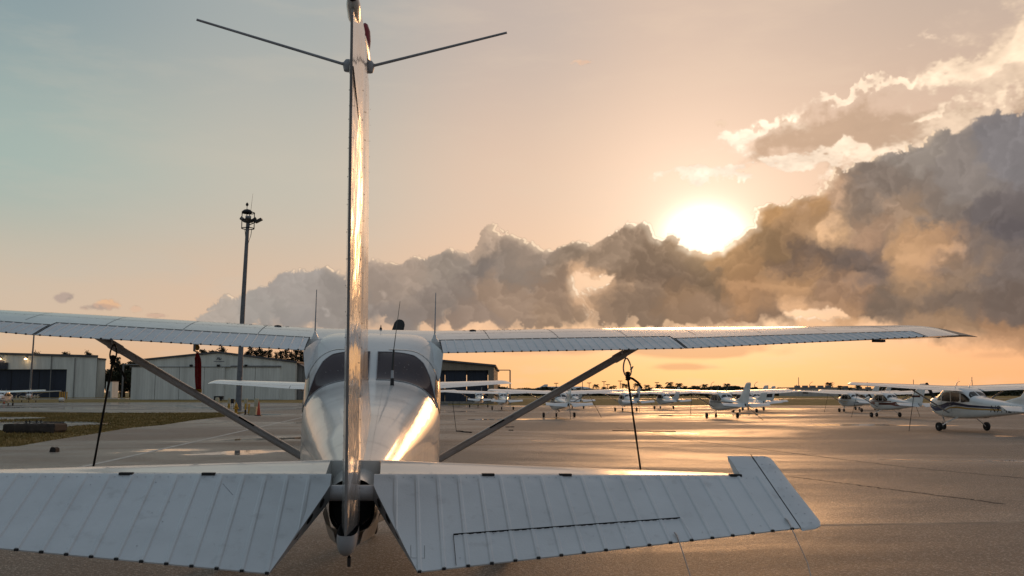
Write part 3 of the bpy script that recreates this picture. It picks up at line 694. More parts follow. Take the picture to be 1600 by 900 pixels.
def elev_pt(x, k, up, kmax):
    """k = distance behind the hinge along the drooped chord"""
    th = .034*max(0., 1-max(k, 0)/kmax)+.0025
    base = Vector((x, -k*CT, ZS-k*ST)); nrm = Vector((0, ST, -CT))
    # base lies on the upper skin
    return base if up else base+nrm*2*th
def ech(x): return .597-(abs(x)-.238)*(.249/1.492)
def elevator(s, res):
    xo = 1.60
    if not res:
        mb = MB(); P = []
        for x in (.1, .9, 1.74):
            k0 = -.17 if x > 1.7 else 0.
            xx = x; P.append([(s*(xx+(.138 if (x < .2 and k > .3) else 0)), -k*CT, ZS-k*ST-dz) for k, dz in ((k0, .03), (0, 0), (ech(x), 0), (ech(x), .012), (0, .06))])
        mb.grid(P, 0, closed=True, flip=(s > 0)); mb.add(P[0], [tuple(range(5)) if s > 0 else tuple(range(5))[::-1]]); mb.add(P[-1], [tuple(range(5))[::-1] if s > 0 else tuple(range(5))])
        return mb
    cols, beads = bead_cols(.081, 1.655, .163, .081, .0060)
    rows = [0, .035, .12, .2, .4, .6, .8, .95, 1.]
    def xin(r): return .081 if r < .13 else .081+.157*(r-.13)/.87
    def mk(up):
        def fn(x, r):
            lo = xin(r); xx = max(x, lo) if x < 1.6 else x; K = ech(xx); return elev_pt(s*xx, r*K, up, K)
        return fn
    mb = MB(); top, bot = mk(True), mk(False)
    T, B = [], []
    for j, r in enumerate(rows):
        T.append([top(x, r)+(Vector((0, ST, CT))*.0070 if (b and j > 0 and x > xin(r)) else Vector((0, 0, 0))) for x, b in cols]); B.append([bot(x, r) for x, b in cols])
    fl = s < 0
    mb.grid(T, 0, flip=fl); mb.grid(B, 0, flip=not fl)
    # nose radius ahead of the hinge (underside of the stabiliser gap)
    nose = []
    for a in np.linspace(0, math.pi, 7):
        nose.append([T[0][i]*(.5+.5*math.cos(a))+B[0][i]*(.5-.5*math.cos(a))+Vector((0, CT, ST))*.03*math.sin(a) for i in range(len(cols))])
    mb.grid(nose, 0, flip=not fl)
    mb.grid([B[-1], T[-1]], 0, flip=not fl)
    mb.grid([[r[0] for r in B], [r[0] for r in T]], 2, flip=fl)
    mb.grid([[r[-1] for r in B], [r[-1] for r in T]], 0, flip=not fl)
    for x in beads:                                     # rivets at bead heads, dark ends at the trailing edge
        K = ech(x)
        if x > .24: mb.cbox(elev_pt(s*x, K+.001, True, K), (.012, .008, .008), 1)
        for dx in (-.022, .030): mb.dot(elev_pt(s*(x+dx), .018, True, K), .0026, 1, (0, ST, CT))
    # dark slots of the hinge brackets, seams
    for xs in ((.523, .83, 1.53) if s > 0 else (.537, .835, 1.53)):
        c = Vector((s*xs, .004, ZS+.0035)); mb.box(c-Vector((.024, .013, .006)), c+Vector((.024, .012, .003)), 1)
    nrm = Vector((0, ST, CT))
    def line(a, b, w=.0028, h=.0045, mi=1):
        a = elev_pt(s*a[0], a[1], True, 1)+nrm*h; b = elev_pt(s*b[0], b[1], True, 1)+nrm*h; d = (b-a).normalized(); p = d.cross(nrm)*w/2
        mb.add([a-p, b-p, b+p, a+p], [(0, 1, 2, 3), (3, 2, 1, 0)], mi)
    # lightening holes on the inboard rib
    for r0, ln, hh in ((.26, .045, .022), (.45, .06, .017), (.64, .05, .011)):
        K = .58; k = r0*K; x0 = xin(r0); dx = (xin(r0+.05)-xin(r0))/(.05*K)
        d = Vector((s*dx, -CT, -ST)).normalized(); thv = .034*(1-r0)
        c = elev_pt(s*x0, k, True, K)-nrm*thv; out = Vector((-s, 0, 0)); out = (out-d*out.dot(d)).normalized()
        vs = [c+out*.002+d*ln*.5*math.cos(a)+nrm*hh*.62*math.sin(a) for a in np.linspace(0, 2*math.pi, 15)[:-1]]
        mb.add(vs, [tuple(range(14)), tuple(range(14))[::-1]], 1)
    if s > 0:                                            # small riveted patch
        for p, q in (((.217, .455), (.217, .525)), ((.217, .525), (.262, .528)), ((.262, .528), (.264, .457))): line(p, q, .0018, .002)
    else:
        line((.474, .065), (.424, .142), .002, .001)
    for i in range(14):
        x = .15+rng.random()*1.4; k = rng.random()*ech(x)*.9+.02; mb.dot(elev_pt(s*x, k, True, 1), .0018+.0015*rng.random(), 1, nrm)
    return mb
def elev_tip(s):
    """mass-balance horn and tip of the elevator: outboard of x = 1.60"""
    mb = MB()
    out = [(1.658, -.176), (1.735, -.176), (1.748, -.13), (1.752, .05), (1.757, .22), (1.756, .30), (1.742, .333), (1.715, .346), (1.658, .362)]
    inn = (1.658,)
    nrm = Vector((0, ST, CT))
    def th(k): return .024*math.sqrt(max(0, (k+.185)/.06)) if k < -.125 else .024+(.010 if k < .0 else .010)*1. if k < .03 else .034*(1-k/.40)+.003
    # outline strip from inner seam to outer edge for matching k values
    ks = [-.176, -.165, -.14, -.08, 0., .08, .16, .24, .30, .333, .348, .360]
    def xo(k):
        pts = [(-.176, 1.735), (-.165, 1.744), (-.13, 1.748), (.05, 1.752), (.22, 1.757), (.30, 1.756), (.333, 1.744), (.348, 1.722), (.360, 1.672)]
        for (a, xa), (b, xb) in zip(pts, pts[1:]):
            if a <= k <= b: return xa+(xb-xa)*(k-a)/(b-a)
        return pts[0][1] if k < 0 else pts[-1][1]
    T, B = [], []
    for k in ks:
        x1 = xo(k); t_ = max(.003, th(k)); rt, rb = [], []
        for q in (0, .4, .75, .93, 1.):
            x = 1.6585+(x1-1.6585)*q; e = math.sqrt(max(0, 1-(max(0, q-.72)/.28)**2)) if q > .72 else 1.
            base = Vector((s*x, -k*CT, ZS-k*ST)); dn = (.0 if k > -.12 else .010*(-.12-k)/.056)
            rt.append(base-nrm*(dn+t_*(1-e))); rb.append(base-nrm*(dn+t_+t_*e))
        T.append(rt); B.append(rb)
    fl = s < 0
    mb.grid(T, 0, flip=fl); mb.grid(B, 0, flip=not fl)
    mb.grid([B[-1], T[-1]], 0, flip=not fl); mb.grid([B[0], T[0]], 0, flip=fl)
    mb.grid([[r[0] for r in B], [r[0] for r in T]], 0, flip=fl); mb.grid([[r[-1] for r in B], [r[-1] for r in T]], 0, flip=not fl)
    # horn arm between 1.553 and 1.657 ahead of the hinge
    T, B = [], []
    for k in (-.176, -.165, -.14, -.10, -.04, .0):
        t_ = max(.003, th(k)); dn = (.0 if k > -.12 else .010*(-.12-k)/.056); x0 = 1.553
        T.append([Vector((s*x, -k*CT, ZS-k*ST))-nrm*dn for x in (x0, 1.6535)]); B.append([Vector((s*x, -k*CT, ZS-k*ST))-nrm*(dn+2*t_) for x in (x0, 1.6535)])
    mb.grid(T, 0, flip=fl); mb.grid(B, 0, flip=not fl); mb.grid([B[0], T[0]], 0, flip=fl); mb.grid([B[-1], T[-1]], 0, flip=not fl)
    mb.grid([[r[0] for r in B], [r[0] for r in T]], 0, flip=fl); mb.grid([[r[-1] for r in B], [r[-1] for r in T]], 0, flip=not fl)
    # rivets and the dark seam
    for k in np.linspace(-.15, .33, 9):
        for x in (1.675, 1.71): mb.dot((s*x, -k*CT, ZS-k*ST), .0028, 1, nrm)
    a = Vector((s*1.6562, .17*CT, ZS+.17*ST))+nrm*.0006; b = Vector((s*1.6562, -.358*CT, ZS-.358*ST))+nrm*.0006
    mb.add([a-Vector((.0022, 0, 0)), b-Vector((.0022, 0, 0)), b+Vector((.0022, 0, 0)), a+Vector((.0022, 0, 0))], [(0, 1, 2, 3), (3, 2, 1, 0)], 1)
    return mb
def stabilizer(res):
    mb = MB(); P = []
    for x in (-1.55, -1.54, -1.2, -.8, -.4, -.104, -.10, .10, .104, .4, .8, 1.2, 1.54, 1.55):
        a = abs(x); le = .62-(a-.1)*.22; q = (a-.1)/1.44; pk = ZS+.030*(1-q)-.004*q; lo = ZS-.085+.02*q; zl = ZS-.035
        fs = [0., .01, .04, .1, .2, .35, .5, .7, .85, .97, 1.]
        def up(f):   # from LE (0) to hinge (1)
            if f < .5: return zl+(pk-zl)*math.sqrt(max(0, 1-((.5-f)/.5)**2))
            t = (f-.5)/.5; return pk+(ZS+.001-pk)*t*t*(3-2*t)
        def dn(f):
            if f < .5: return zl+(lo-zl)*math.sqrt(max(0, 1-((.5-f)/.5)**2))
            t = (f-.5)/.5; return lo+(ZS-.072-lo)*t
        cl_ = .32 if a < .102 else -1
        row = [(x, max(cl_, le+(.008-le)*f), up(f)) for f in fs[::-1]]+[(x, max(cl_, le+(.030-le)*f), dn(f)) for f in fs[1:]]
        P.append(row)
    mb.grid(P, 0, closed=True, flip=True); n = len(P[0])
    mb.add(P[0], [tuple(range(n))[::-1]]); mb.add(P[-1], [tuple(range(n))])
    if res:
        for s in (-1, 1):
            for x in np.arange(.14, 1.5, .06): mb.dot((s*x, .026, ZS+.0015), .003, 1)
    return mb
# vertical tail: hinge, trailing and leading edges as functions of height
def f_hinge(z): return -.045-(z-1.30)*.40
def f_te(z): return -.40-(z-1.26)*.475
def f_le(z): return 1.45-(z-1.56)*1.22 if z > 1.85 else 1.0964+(1.85-z)*5.0
def fin(res):
    mb = MB(); P = []
    zs = [1.40, 1.50, 1.60, 1.70, 1.78, 1.85, 1.95, 2.2, 2.5, 2.8, 2.88, 2.915, 2.928]
    for z in zs:
        le, h = min(f_le(z), 3.1), f_hinge(z)+.012
        if z > 2.85: le -= (z-2.85)*1.6
        tk = .031-(z-1.5)*.004
        if z > 2.9: tk *= .6
        if z > 2.925: tk *= .4
        half = [(0., 0.), (.01, .2), (.04, .45), (.12, .8), (.3, 1.), (.6, .95), (1., .82)]
        L = le-h; c = min(L, 1.2)
        row = [(tk*t, le-f*c if f < 1 else h, z) for f, t in half]+[(-tk*t, le-f*c if f < 1 else h, z) for f, t in half[::-1][:-1]]
        P.append(row)
    mb.grid(P, 0, closed=True, flip=True); n = len(P[0]); mb.add(P[-1], [tuple(range(n))[::-1]])
    if res:
        for z in np.arange(1.5, 2.85, .055):
            for s in (1, -1):
                mb.dot((s*(.0285-(z-1.5)*.0032), f_hinge(z)+.035, z), .0032, 1, (s, -.1, 0))
                if z > 1.8: mb.dot((s*(.0345-(z-1.5)*.004), f_hinge(z)+.40, z), .003, 1, (s, 0, 0))
    return mb
def rudder(res, defl):
    mb = MB(); P = []
    zs = [1.285, 1.30, 1.40, 1.55, 1.7, 1.9, 2.1, 2.3, 2.5, 2.68, 2.80, 2.83, 2.88, 2.92, 2.935]
    def pt(x, y, z):
        h = f_hinge(z); dy = y-h; return Vector((x*math.cos(defl)+dy*math.sin(defl), h+dy*math.cos(defl)-x*math.sin(defl), z))
    for z in zs:
        h, te = f_hinge(z)-.004, f_te(z); ht = .0335-(z-1.3)*.0045
        if z > 2.825: te += (z-2.825)*1.6
        if z > 2.9: ht *= .7
        fr = [0, .06, .3, .65, .93, 1.]; th_ = [.75, 1., .84, .47, .17, .14]
        row = [pt(ht*t, h+(te-h)*f, z) for f, t in zip(fr, th_)]+[pt(-ht*t, h+(te-h)*f, z) for f, t in zip(fr[::-1], th_[::-1])]
        P.append(row)
    mb.grid(P, 0, closed=True, flip=True); n = len(P[0]); mb.add(P[-1], [tuple(range(n))[::-1]]); mb.add(P[0], [tuple(range(n))])
    if res:
        for z in np.arange(1.33, 2.7, .085):
            h, te = f_hinge(z), f_te(z); ht = .0335-(z-1.3)*.0045
            for s in (1, -1):
                mb.dot(pt(s*ht*.99, h+(te-h)*.10, z), .003, 1, (s, 0, 0)); mb.dot(pt(s*ht*.80, h+(te-h)*.38, z+.03), .0032, 1, (s, -.1, 0)); mb.dot(pt(s*ht*.25, h+(te-h)*.90, z), .0026, 1, (s, -.2, 0))
        # dark trailing-edge strip
        q = [pt(x, f_te(z)-.0015, z) for z in (1.30, 2.82) for x in (-.0035, .0035)]
        mb.add(q, [(0, 1, 3, 2)], 2)
        q = [pt(.0335*1.+.0012-(z-1.3)*.0045, f_hinge(z)-.008, z) for z in (2.55,)]
        a, b = pt(.0045, f_te(2.69)+.004, 2.695), pt(.0255, f_hinge(2.50)-.03, 2.50)
        mb.tube([a, b], .0022, 5, 1)
    return mb, pt
def rudder_cap(pt):
    mb = MB(); P = []
    for z, k, w in ((1.285, 1., 1.), (1.262, .99, 1.02), (1.240, .95, .96), (1.222, .86, .80), (1.210, .70, .5), (1.206, .5, .2)):
        h, te = f_hinge(1.285)-.004, f_te(1.285)-.012; m = (h+te)/2; ht = .036*w
        row = []
        for a in np.linspace(0, 2*math.pi, 19)[:-1]:
            c, s = math.cos(a), math.sin(a); yy = m+(h-te)/2*k*math.copysign(abs(c)**.6, c); row.append(pt(ht*math.copysign(abs(s)**.7, s), yy, z))
        P.append(row)
    mb.grid(P[::-1], 0, closed=True, flip=False); mb.add(P[-1], [tuple(range(18))]); return mb
def patch(cols, lo, hi, fn, n=10, off=.004):
    mb = MB(); P = []
    for c in cols: P.append([fn(c, lo(c)+(hi(c)-lo(c))*k/n, off) for k in range(n+1)])
    mb.grid(P); mb.grid(P, flip=True)
    return mb
def lerp_tab(tab):
    return lambda x: float(np.interp(x, [a for a, b in tab], [b for a, b in tab]))
def wheel(name, c, r, w, parent, res):
    n = 28 if res else 16
    t = MB().lathe([(r*.55, -w*.42), (r*.80, -w*.5), (r*.95, -w*.40), (r, -w*.18), (r, w*.18), (r*.95, w*.40), (r*.80, w*.5), (r*.55, w*.42)], c, 'x', n).build(name, rubber, parent, 40)
    MB().lathe([(r*.10, -w*.50), (r*.3, -w*.36), (r*.56, -w*.40), (r*.56, w*.40), (r*.3, w*.36), (r*.10, w*.50)], c, 'x', n).build('rim', grey_metal, t, 40)
    return t

def build_airplane(name, res, defl=.0, prop_ang=80., paint=white_gloss, skin=white_skin, matte=white_matte, gl=glass, scheme=None, tail_white=None):
    root = empty(name); M = [paint, rivet_m, seam]
    fus = fuselage(res).build('fuselage', [paint, dark], root, 32)
    mwin = gl
    # rear windows on both sides of the centre post
    if res:
        wlo = lerp_tab([(0, 3.655), (.25, 3.655), (.35, 3.65), (.42, 3.635), (.50, 3.62)]); whi = lerp_tab([(0, 4.065), (.15, 4.065), (.25, 4.05), (.33, 4.03), (.40, 3.97), (.45, 3.87), (.485, 3.74), (.50, 3.64)])
        for s in (1, -1):
            patch(list(np.linspace(.030, .500, 24)), wlo, whi, lambda c, q, o, s=s: top_pt(s*c, q, o), 12, .003).build('rear_window', mwin, root, 60)
            # dark rubber seal round the pane
            L = [top_pt(s*.030, y, .005) for y in np.linspace(3.655, 4.065, 8)]+[top_pt(s*c, whi(c), .005) for c in np.linspace(.03, .50, 20)]+[top_pt(s*c, wlo(c), .005) for c in np.linspace(.50, .03, 20)]
            MB().tube(L, .0035, 5).build('window_seal', grey_metal, root)
    else:
        for s in (1, -1):
            patch([.03, .15, .28, .38, .44], lambda c: 3.72, lerp_tab([(0, 4.05), (.3, 4.0), (.44, 3.85)]), lambda c, q, o, s=s: top_pt(s*c, q, o), 5, .004).build('rear_window', mwin, root, 60)
    for s in (1, -1):
        # side windows: aft quarter, rear door post, door
        patch(list(np.linspace(3.72, 4.28, 7)), lerp_tab([(3.72, 1.60), (4.28, 1.58)]), lerp_tab([(3.72, 1.72), (3.95, 1.88), (4.1, 1.96), (4.28, 1.99)]), lambda c, q, o, s=s: side_pt(c, q, s, o), 6).build('side_window', mwin, root, 60)
        patch(list(np.linspace(4.36, 4.98, 6)), lerp_tab([(4.36, 1.66), (4.45, 1.60), (4.98, 1.60)]), lerp_tab([(4.36, 2.0), (4.98, 2.04)]), lambda c, q, o, s=s: side_pt(c, q, s, o), 6).build('side_window', mwin, root, 60)
        patch(list(np.linspace(5.05, 5.68, 6)), lerp_tab([(5.05, 1.60), (5.68, 1.63)]), lerp_tab([(5.05, 2.04), (5.5, 2.03), (5.68, 1.98)]), lambda c, q, o, s=s: side_pt(c, q, s, o), 6).build('side_window', mwin, root, 60)
        patch(list(np.linspace(0.02, .49, 10)), lambda c: 5.74+c*.05, lambda c: 6.24-.35*max(0, c-.2), lambda c, q, o, s=s: top_pt(s*c, q, o), 10).build('windshield', mwin, root, 60)
        patch(list(np.linspace(5.78, 6.05, 5)), lambda c: 1.66, lerp_tab([(5.78, 1.96), (6.05, 1.70)]), lambda c, q, o, s=s: side_pt(c, q, s, o), 5).build('side_window', mwin, root, 60)
        # door outline
        dl = [(4.99, 2.04), (4.99, 1.0), (5.05, .93), (5.7, .93), (5.73, 1.0), (5.73, 1.9)]
        L = []
        for (y0, z0), (y1, z1) in zip(dl, dl[1:]): L += [side_pt(y0+(y1-y0)*t, z0+(z1-z0)*t, s, .001) for t in np.linspace(0, 1, 6)]
        dr = MB().tube(L, .004, 4).build('door', seam, root)
        MB().cbox(side_pt(5.06, 1.45, s, .01), (.02, .09, .02)).build('handle', steel, dr)
        w = wing_main(s, res).build('wing', [skin, seam, tip_shade], root, 30)
        wing_ctrl(s, .565, 2.64, .715, res).build('flap', [matte, seam], w, 28)
        wing_ctrl(s, 2.662, 5.04, .775, res).build('aileron', [matte, seam], w, 28)
        tl = MB().lathe([(.001, -.02), (.022, -.012), (.025, .01), (.012, .035), (.001, .04)], wing_pt(s*5.61, .05, True)+Vector((0, .02, -.02)), 'x', 10).build('navigation_light', red_lens if s < 0 else MATS['green_lens'], w)
        # aileron counterweight / hinge under the wing
        if res:
            MB().cbox(wing_pt(s*4.55, .97, False)+Vector((0, 0, -.016)), (.10, .06, .022)).build('hinge_bracket', dark, w)
            MB().lathe([(.001, 0), (.032, 0), (.032, .006), (.014, .010), (.001, .012)], wing_pt(s*.9, .36, True), 'z', 14).build('fuel_cap', dark, w)
            # fairing between cabin roof, flap end and rear window
            fr = MB(); P = []
            for q in np.linspace(0, 1, 14):
                xt = .12+.448*q; T_ = wing_pt(s*xt, .755+.245*max(0, q-.80)/.20, True)+Vector((0, 0, .003)); xb = .12+.405*q
                Bq = top_pt(s*xb, 4.115-.36*max(0, q-.45)**1.6, .004); row = []
                for r in np.linspace(0, 1, 9):
                    p = T_.lerp(Bq, r); p.z -= .045*math.sin(math.pi*r)*q**3; row.append(p)
                P.append(row)
            fr.grid(P); fr.grid(P, flip=True); fr.build('wing_root_fairing', skin, w, 60)
        # strut: streamlined, from the fuselage floor to the front spar
        a = Vector((s*.50, 5.22, 1.068)); b = Vector((s*2.44, 5.16, 2.190)); d = (b-a).normalized()
        sm = MB(); P = []
        for t, w_, k in ((0, .75, 1), (.04, 1., 1), (.915, 1., 1), (.92, 1.22, 1), (.965, 1.22, 1), (.975, 1.0, 1), (1.05, .95, 1)):
            c = a.lerp(b, t); u = Vector((0, 1, 0)); v = d.cross(u).normalized(); row = []
            for q in range(14):
                an = 2*math.pi*q/14; row.append(c+u*.055*w_*math.cos(an)+v*.034*w_*math.sin(an))
            P.append(row)
        sm.grid(P, 0, closed=True); sm.add(P[0], [tuple(range(14))[::-1]]); sm.add(P[-1], [tuple(range(14))])
        st = sm.build('wing_strut', strut_paint, root, 50)
        if res:
            c0 = a.lerp(b, .30); c1 = a.lerp(b, .37); off = Vector((0, -.045, .028))
            MB().tube([c0+off, c1+off], .008, 6).build('fuel_vent_clip', dark, st)
            MB().tube([wing_pt(s*2.33, .40, False)+Vector((0, 0, z)) for z in (.01, -.05)], .007, 6).build('tie_down_ring', steel, w)
        # elevator
        e = elevator(s, res).build('elevator', [matte, seam, grey_metal], root, 28)
        if res:
            elev_tip(s).build('elevator_tip', [matte, seam], e, 30)
            nrm = Vector((0, ST, CT))
            for x, k, ln in ((1.614, .349, .19), (1.162, .436, .25)):
                p = elev_pt(s*x, k, True, 1)+nrm*.004; q = p+Vector((s*.004, -.02, -.01))
                MB().tube([p+Vector((0, .03, .02)), p+Vector((s*.003, .012, .013)), q, q+Vector((s*.01, -ln*.55, -ln*.55)), q+Vector((s*.016, -ln*.7, -ln*.9))], [.003, .0035, .002, .0016, .0014], 5).build('static_wick', steel, e)
        # landing gear
        leg = MB(); p0 = Vector((s*.38, 4.72, .90)); p1 = Vector((s*1.13, 4.98, .22+DZ)); P = []
        for t, ww in ((0, 1), (.3, .9), (.7, .7), (1, .6)):
            c = p0.lerp(p1, t)+Vector((0, 0, .05*math.sin(t*math.pi))); P.append([c+Vector(q) for q in ((0, .06*ww, .012), (0, -.06*ww, .012), (0, -.06*ww, -.012), (0, .06*ww, -.012))])
        leg.grid(P, 0, closed=True); leg.add(P[0], [(0, 1, 2, 3)]); leg.add(P[-1], [(3, 2, 1, 0)]); leg.build('landing_gear_leg', skin, root, 30)
        wheel('main_wheel', (s*1.22, 5.0, .20+DZ), .20, .155, root, res)
        # wing root antennas (whips on a cone)
        if res:
            p = wing_pt(s*.514, .735, True); aa = MB().lathe([(.030, -.01), (.030, .006), (.022, .018), (.012, .045), (.007, .06)], p, 'z', 14); aa = aa.build('antenna', skin, root, 40)
            MB().tube([p+Vector((0, 0, .05)), p+Vector((-s*.0, 0, .42))], [.0065, .0035], 7).build('whip', grey_metal, aa)
        else:
            p = Vector((s*.35, 4.9, 2.28)); MB().tube([p, p+Vector((0, -.02, .1)), p+Vector((0, -.25, .38))], [.03, .012, .004], 6).build('antenna', skin, root)
    st = stabilizer(res).build('stabilizer', [paint, rivet_m], root, 35)
    fpaint = fin_paint if res else paint
    fin(res).build('fin', [fpaint, rivet_m], root, 40)
    rb, pt = rudder(res, defl); rud = rb.build('rudder', [fpaint, rivet_m, grey_metal], root, 32)
    rudder_cap(pt).build('rudder_cap', grey_metal if res else paint, rud, 50)
    # nose
    hub = Vector((0, 7.0, 1.60))
    pr = MB().lathe([(.17, -.06), (.165, 0.), (.14, .09), (.09, .17), (.03, .22), (.002, .228)], hub, 'y', 20).build('propeller', paint, root, 50)
    for k in (0, 1):
        P = []; a = R(prop_ang)+k*math.pi
        for r, ch, tw in ((.08, .10, 60), (.3, .15, 38), (.6, .16, 24), (.85, .155, 30), (.95, .14, 30), (.985, .10, 30), (1.0, .04, 30)):
            c = hub+Vector((math.cos(a)*r, 0, math.sin(a)*r)); tdir = Vector((-math.sin(a), 0, math.cos(a))); q = tdir*math.cos(R(tw))+Vector((0, 1, 0))*math.sin(R(tw)); n_ = q.cross(Vector((math.cos(a), 0, math.sin(a))))
            P.append([c-q*ch/2, c+n_*.012, c+q*ch/2, c-n_*.012])
        bl = MB(); bl.grid(P, 0, closed=True); bl.add(P[-1], [(0, 1, 2, 3)]); bl.build('propeller_blade', blackm, pr, 60)
    MB().tube([(0, 6.55, 1.02), (0, 6.42, .80), (0, 6.38, .42+DZ)], [.035, .035, .028], 10).build('nose_gear_leg', steel, root)
    MB().tube([(-.07, 6.44, .165+DZ), (-.07, 6.42, .40+DZ), (.07, 6.42, .40+DZ), (.07, 6.44, .165+DZ)], .014, 6).build('nose_gear_fork', steel, root)
    wheel('nose_wheel', (0, 6.44, .165+DZ), .165, .11, root, res)
    if res:
        MB().tube([(-.115, -.02, ZS-.066), (.115, -.02, ZS-.066)], .030, 18).build('torque_tube', strut_paint, root, 60)
        # lower tail skin running back under the rudder
        w = MB(); P = []
        for y, ww, zt, zb in ((.25, .112, 1.31, 1.200), (.05, .112, 1.30, 1.203), (-.10, .090, 1.285, 1.208), (-.26, .052, 1.275, 1.215)):
            P.append([(-ww, y, zt), (-ww*.8, y, zb+.02), (0, y, zb-.004), (ww*.8, y, zb+.02), (ww, y, zt)])
        w.grid(P, 0); w.grid(P, 0, flip=True)
        for q in np.linspace(.1, .9, 9):
            for s in (1, -1): w.dot((s*(.097-.055*q), .2-.4*q, 1.29), .0028, 1, (s, -.3, .2))
        w.build('tail_skin', [cap_paint, rivet_m], root, 40)
        MB().tube([(0.006, -.30, 1.225), (.007, -.31, 1.195), (.007, -.31, 1.165)], [.009, .007, .006], 8).build('tail_tie_down_pin', blackm, root)
        # navigation aerial on the fin: two swept rods
        na = MB()
        for s in (1, -1):
            r0 = Vector((s*.036-.010, -.45, 2.915)); na.lathe([(.001, -.022), (.015, -.02), (.019, -.004), (.019, .010), (.012, .02), (.001, .022)], r0, 'z', 10)
            tip = Vector((-.539, -.60, 2.990)) if s < 0 else Vector((.498, -.60, 3.013)); na.tube([r0+Vector((s*.004, 0, .004)), r0.lerp(tip, .05), tip], [.008, .0055, .0042], 8)
        na.build('navigation_antenna', grey_metal, root)
        cap = MB().lathe([(.004, -.22), (.020, -.14), (.030, -.02), (.031, .08), (.022, .18), (.002, .24)], (.0, -.50, 2.945), 'y', 16).build('fin_tip_fairing', paint, root, 60)
        rl = MB().lathe([(.020, 0), (.022, .03), (.019, .065), (.010, .09), (.002, .096)], (.008, -.46, 2.975), 'z', 14).build('beacon', red_lens, root, 60)
        lt_ = MB().lathe([(.004, -.045), (.015, -.03), (.020, .01), (.020, .10), (.012, .16), (.002, .18)], pt(0, f_te(2.84)+.045, 2.872), 'y', 14).build('light_fairing', paint, rud, 50)
        MB().lathe([(.002, -.062), (.009, -.055), (.012, -.035), (.002, -.03)], pt(0, f_te(2.84)+.045, 2.872), 'y', 12).build('tail_light', dark, lt_, 50)
        # whip aerial on the tail deck
        b0 = top_pt(.152, 3.45); wa = MB().tube([b0, b0+Vector((0, .01, .05))], [.015, .013], 10).build('antenna', dark, root)
        MB().tube([b0+Vector((0, .01, .05)), b0+Vector((0, .03, .11))], [.012, .011], 8).build('whip_base', grey_metal, wa)
        MB().tube([b0+Vector((0, .03, .11)), b0+Vector((.005, .07, .27))], [.010, .008], 8).build('whip_coil', blackm, wa)
        MB().tube([b0+Vector((.005, .07, .27)), b0+Vector((.045, .25, .66))], [.0035, .0018], 6).build('whip', blackm, wa)
        # roof vent, pitot tube
        v = wing_pt(.038, .30, True); MB().lathe([(.014, -.01), (.012, .012), (.006, .02), (.002, .045)], v, 'z', 8).build('roof_vent', dark, root)
        MB().tube([(-1.60, 4.95, 2.17), (-1.60, 4.95, 2.10), (-1.60, 5.12, 2.095)], .011, 8).build('pitot_tube', steel, root)
        # cabin ventilation scoop by the left door post
        MB().lathe([(.001, -.05), (.018, -.03), (.022, .02), (.001, .05)], (-.60, 5.3, 1.83), 'y', 8).build('mirror', grey_metal, root)
        # deck seams and rivets
        dm = MB()
        for s in (1, -1):
            for y in np.arange(.5, 3.4, .05):
                dm.dot(top_pt(s*(.045+.012*y), y), .0028, 0, (0, 0, 1))
            for x in np.arange(.05, .5, .03): dm.dot(top_pt(s*x, 3.60), .0028, 0)
        for y in (1.05, 1.9, 2.75, 3.42):
            L = [top_pt(x, y, .0012) for x in np.linspace(-.9, .9, 25)*fsec(y)[0]]; L2 = [p+Vector((0, .003, 0)) for p in L]; dm.grid([L, L2], 0); dm.grid([L, L2], 0, flip=True)
            for s in (1, -1):
                L = [side_pt(y, z, s, .0012) for z in np.linspace(fsec(y)[2], fsec(y)[1]+.05, 8)]; L2 = [p+Vector((0, .003, 0)) for p in L]; dm.grid([L, L2], 0); dm.grid([L, L2], 0, flip=True)
        for z0 in (1.42, 1.18):
            for s in (1, -1):
                for y in np.arange(.6, 4.2, .045): dm.dot(side_pt(y, z0-.02+(.0 if z0 > 1.3 else -.02*y), s), .0026, 0, (s, 0, 0))
        dm.build('rivet_rows', rivet_m, fus)['kind'] = 'stuff'
    for c in kids(root): c.location.z = -DZ
    return root
pmat('green_lens', (.01, .2, .05), .15)

HERO_R = (.0032, .0138, .1303); HRM = Matrix.Rotation(HERO_R[2], 4, 'Z') @ Matrix.Rotation(HERO_R[0], 4, 'X') @ Matrix.Rotation(HERO_R[1], 4, 'Y')
HERO_P = Vector((-.6319, 3.6551, 0.))+HRM @ Vector((0, 0, DZ))
hero = build_airplane('airplane', True, defl=R(.5), prop_ang=76.)
hero.location = HERO_P; hero.rotation_mode = 'YXZ'; hero.rotation_euler = HERO_R
tag(hero, 'large white high-wing airplane in the foreground seen from behind its tail', 'airplane')
HM = Matrix.Translation(HERO_P) @ HRM @ Matrix.Translation((0, 0, -DZ))
# trim tab in the right elevator (child of the elevator)
def trim_tab():
    e = [c for c in kids(hero) if c.name.startswith('elevator')]
    e = max(e, key=lambda o: sum(v.co.x for v in o.data.vertices))
    nrm = Vector((0, ST, CT)); mb = MB()
    def seg(a, b, w=.0035, dash=None):
        pa, pb = elev_pt(a[0], a[1], True, 1)+nrm*.0082, elev_pt(b[0], b[1], True, 1)+nrm*.0082; L = (pb-pa).length; n = int(L/dash) if dash else 1
        for i in range(n):
            p, q = pa.lerp(pb, i/n), pa.lerp(pb, (i+(.62 if dash else 1))/n); d = (q-p).normalized().cross(nrm)*w/2
            mb.add([p-d-nrm*.004, q-d-nrm*.004, q+d, p+d], [(0, 1, 2, 3), (3, 2, 1, 0)])
    seg((.366, .402), (.366, .575)); seg((.366, .402), (1.212, .306), .0042, .027); seg((.366, .400), (1.212, .304), .0016); seg((1.212, .306), (1.222, .437))
    mb.build('trim_tab', seam, e)
trim_tab()

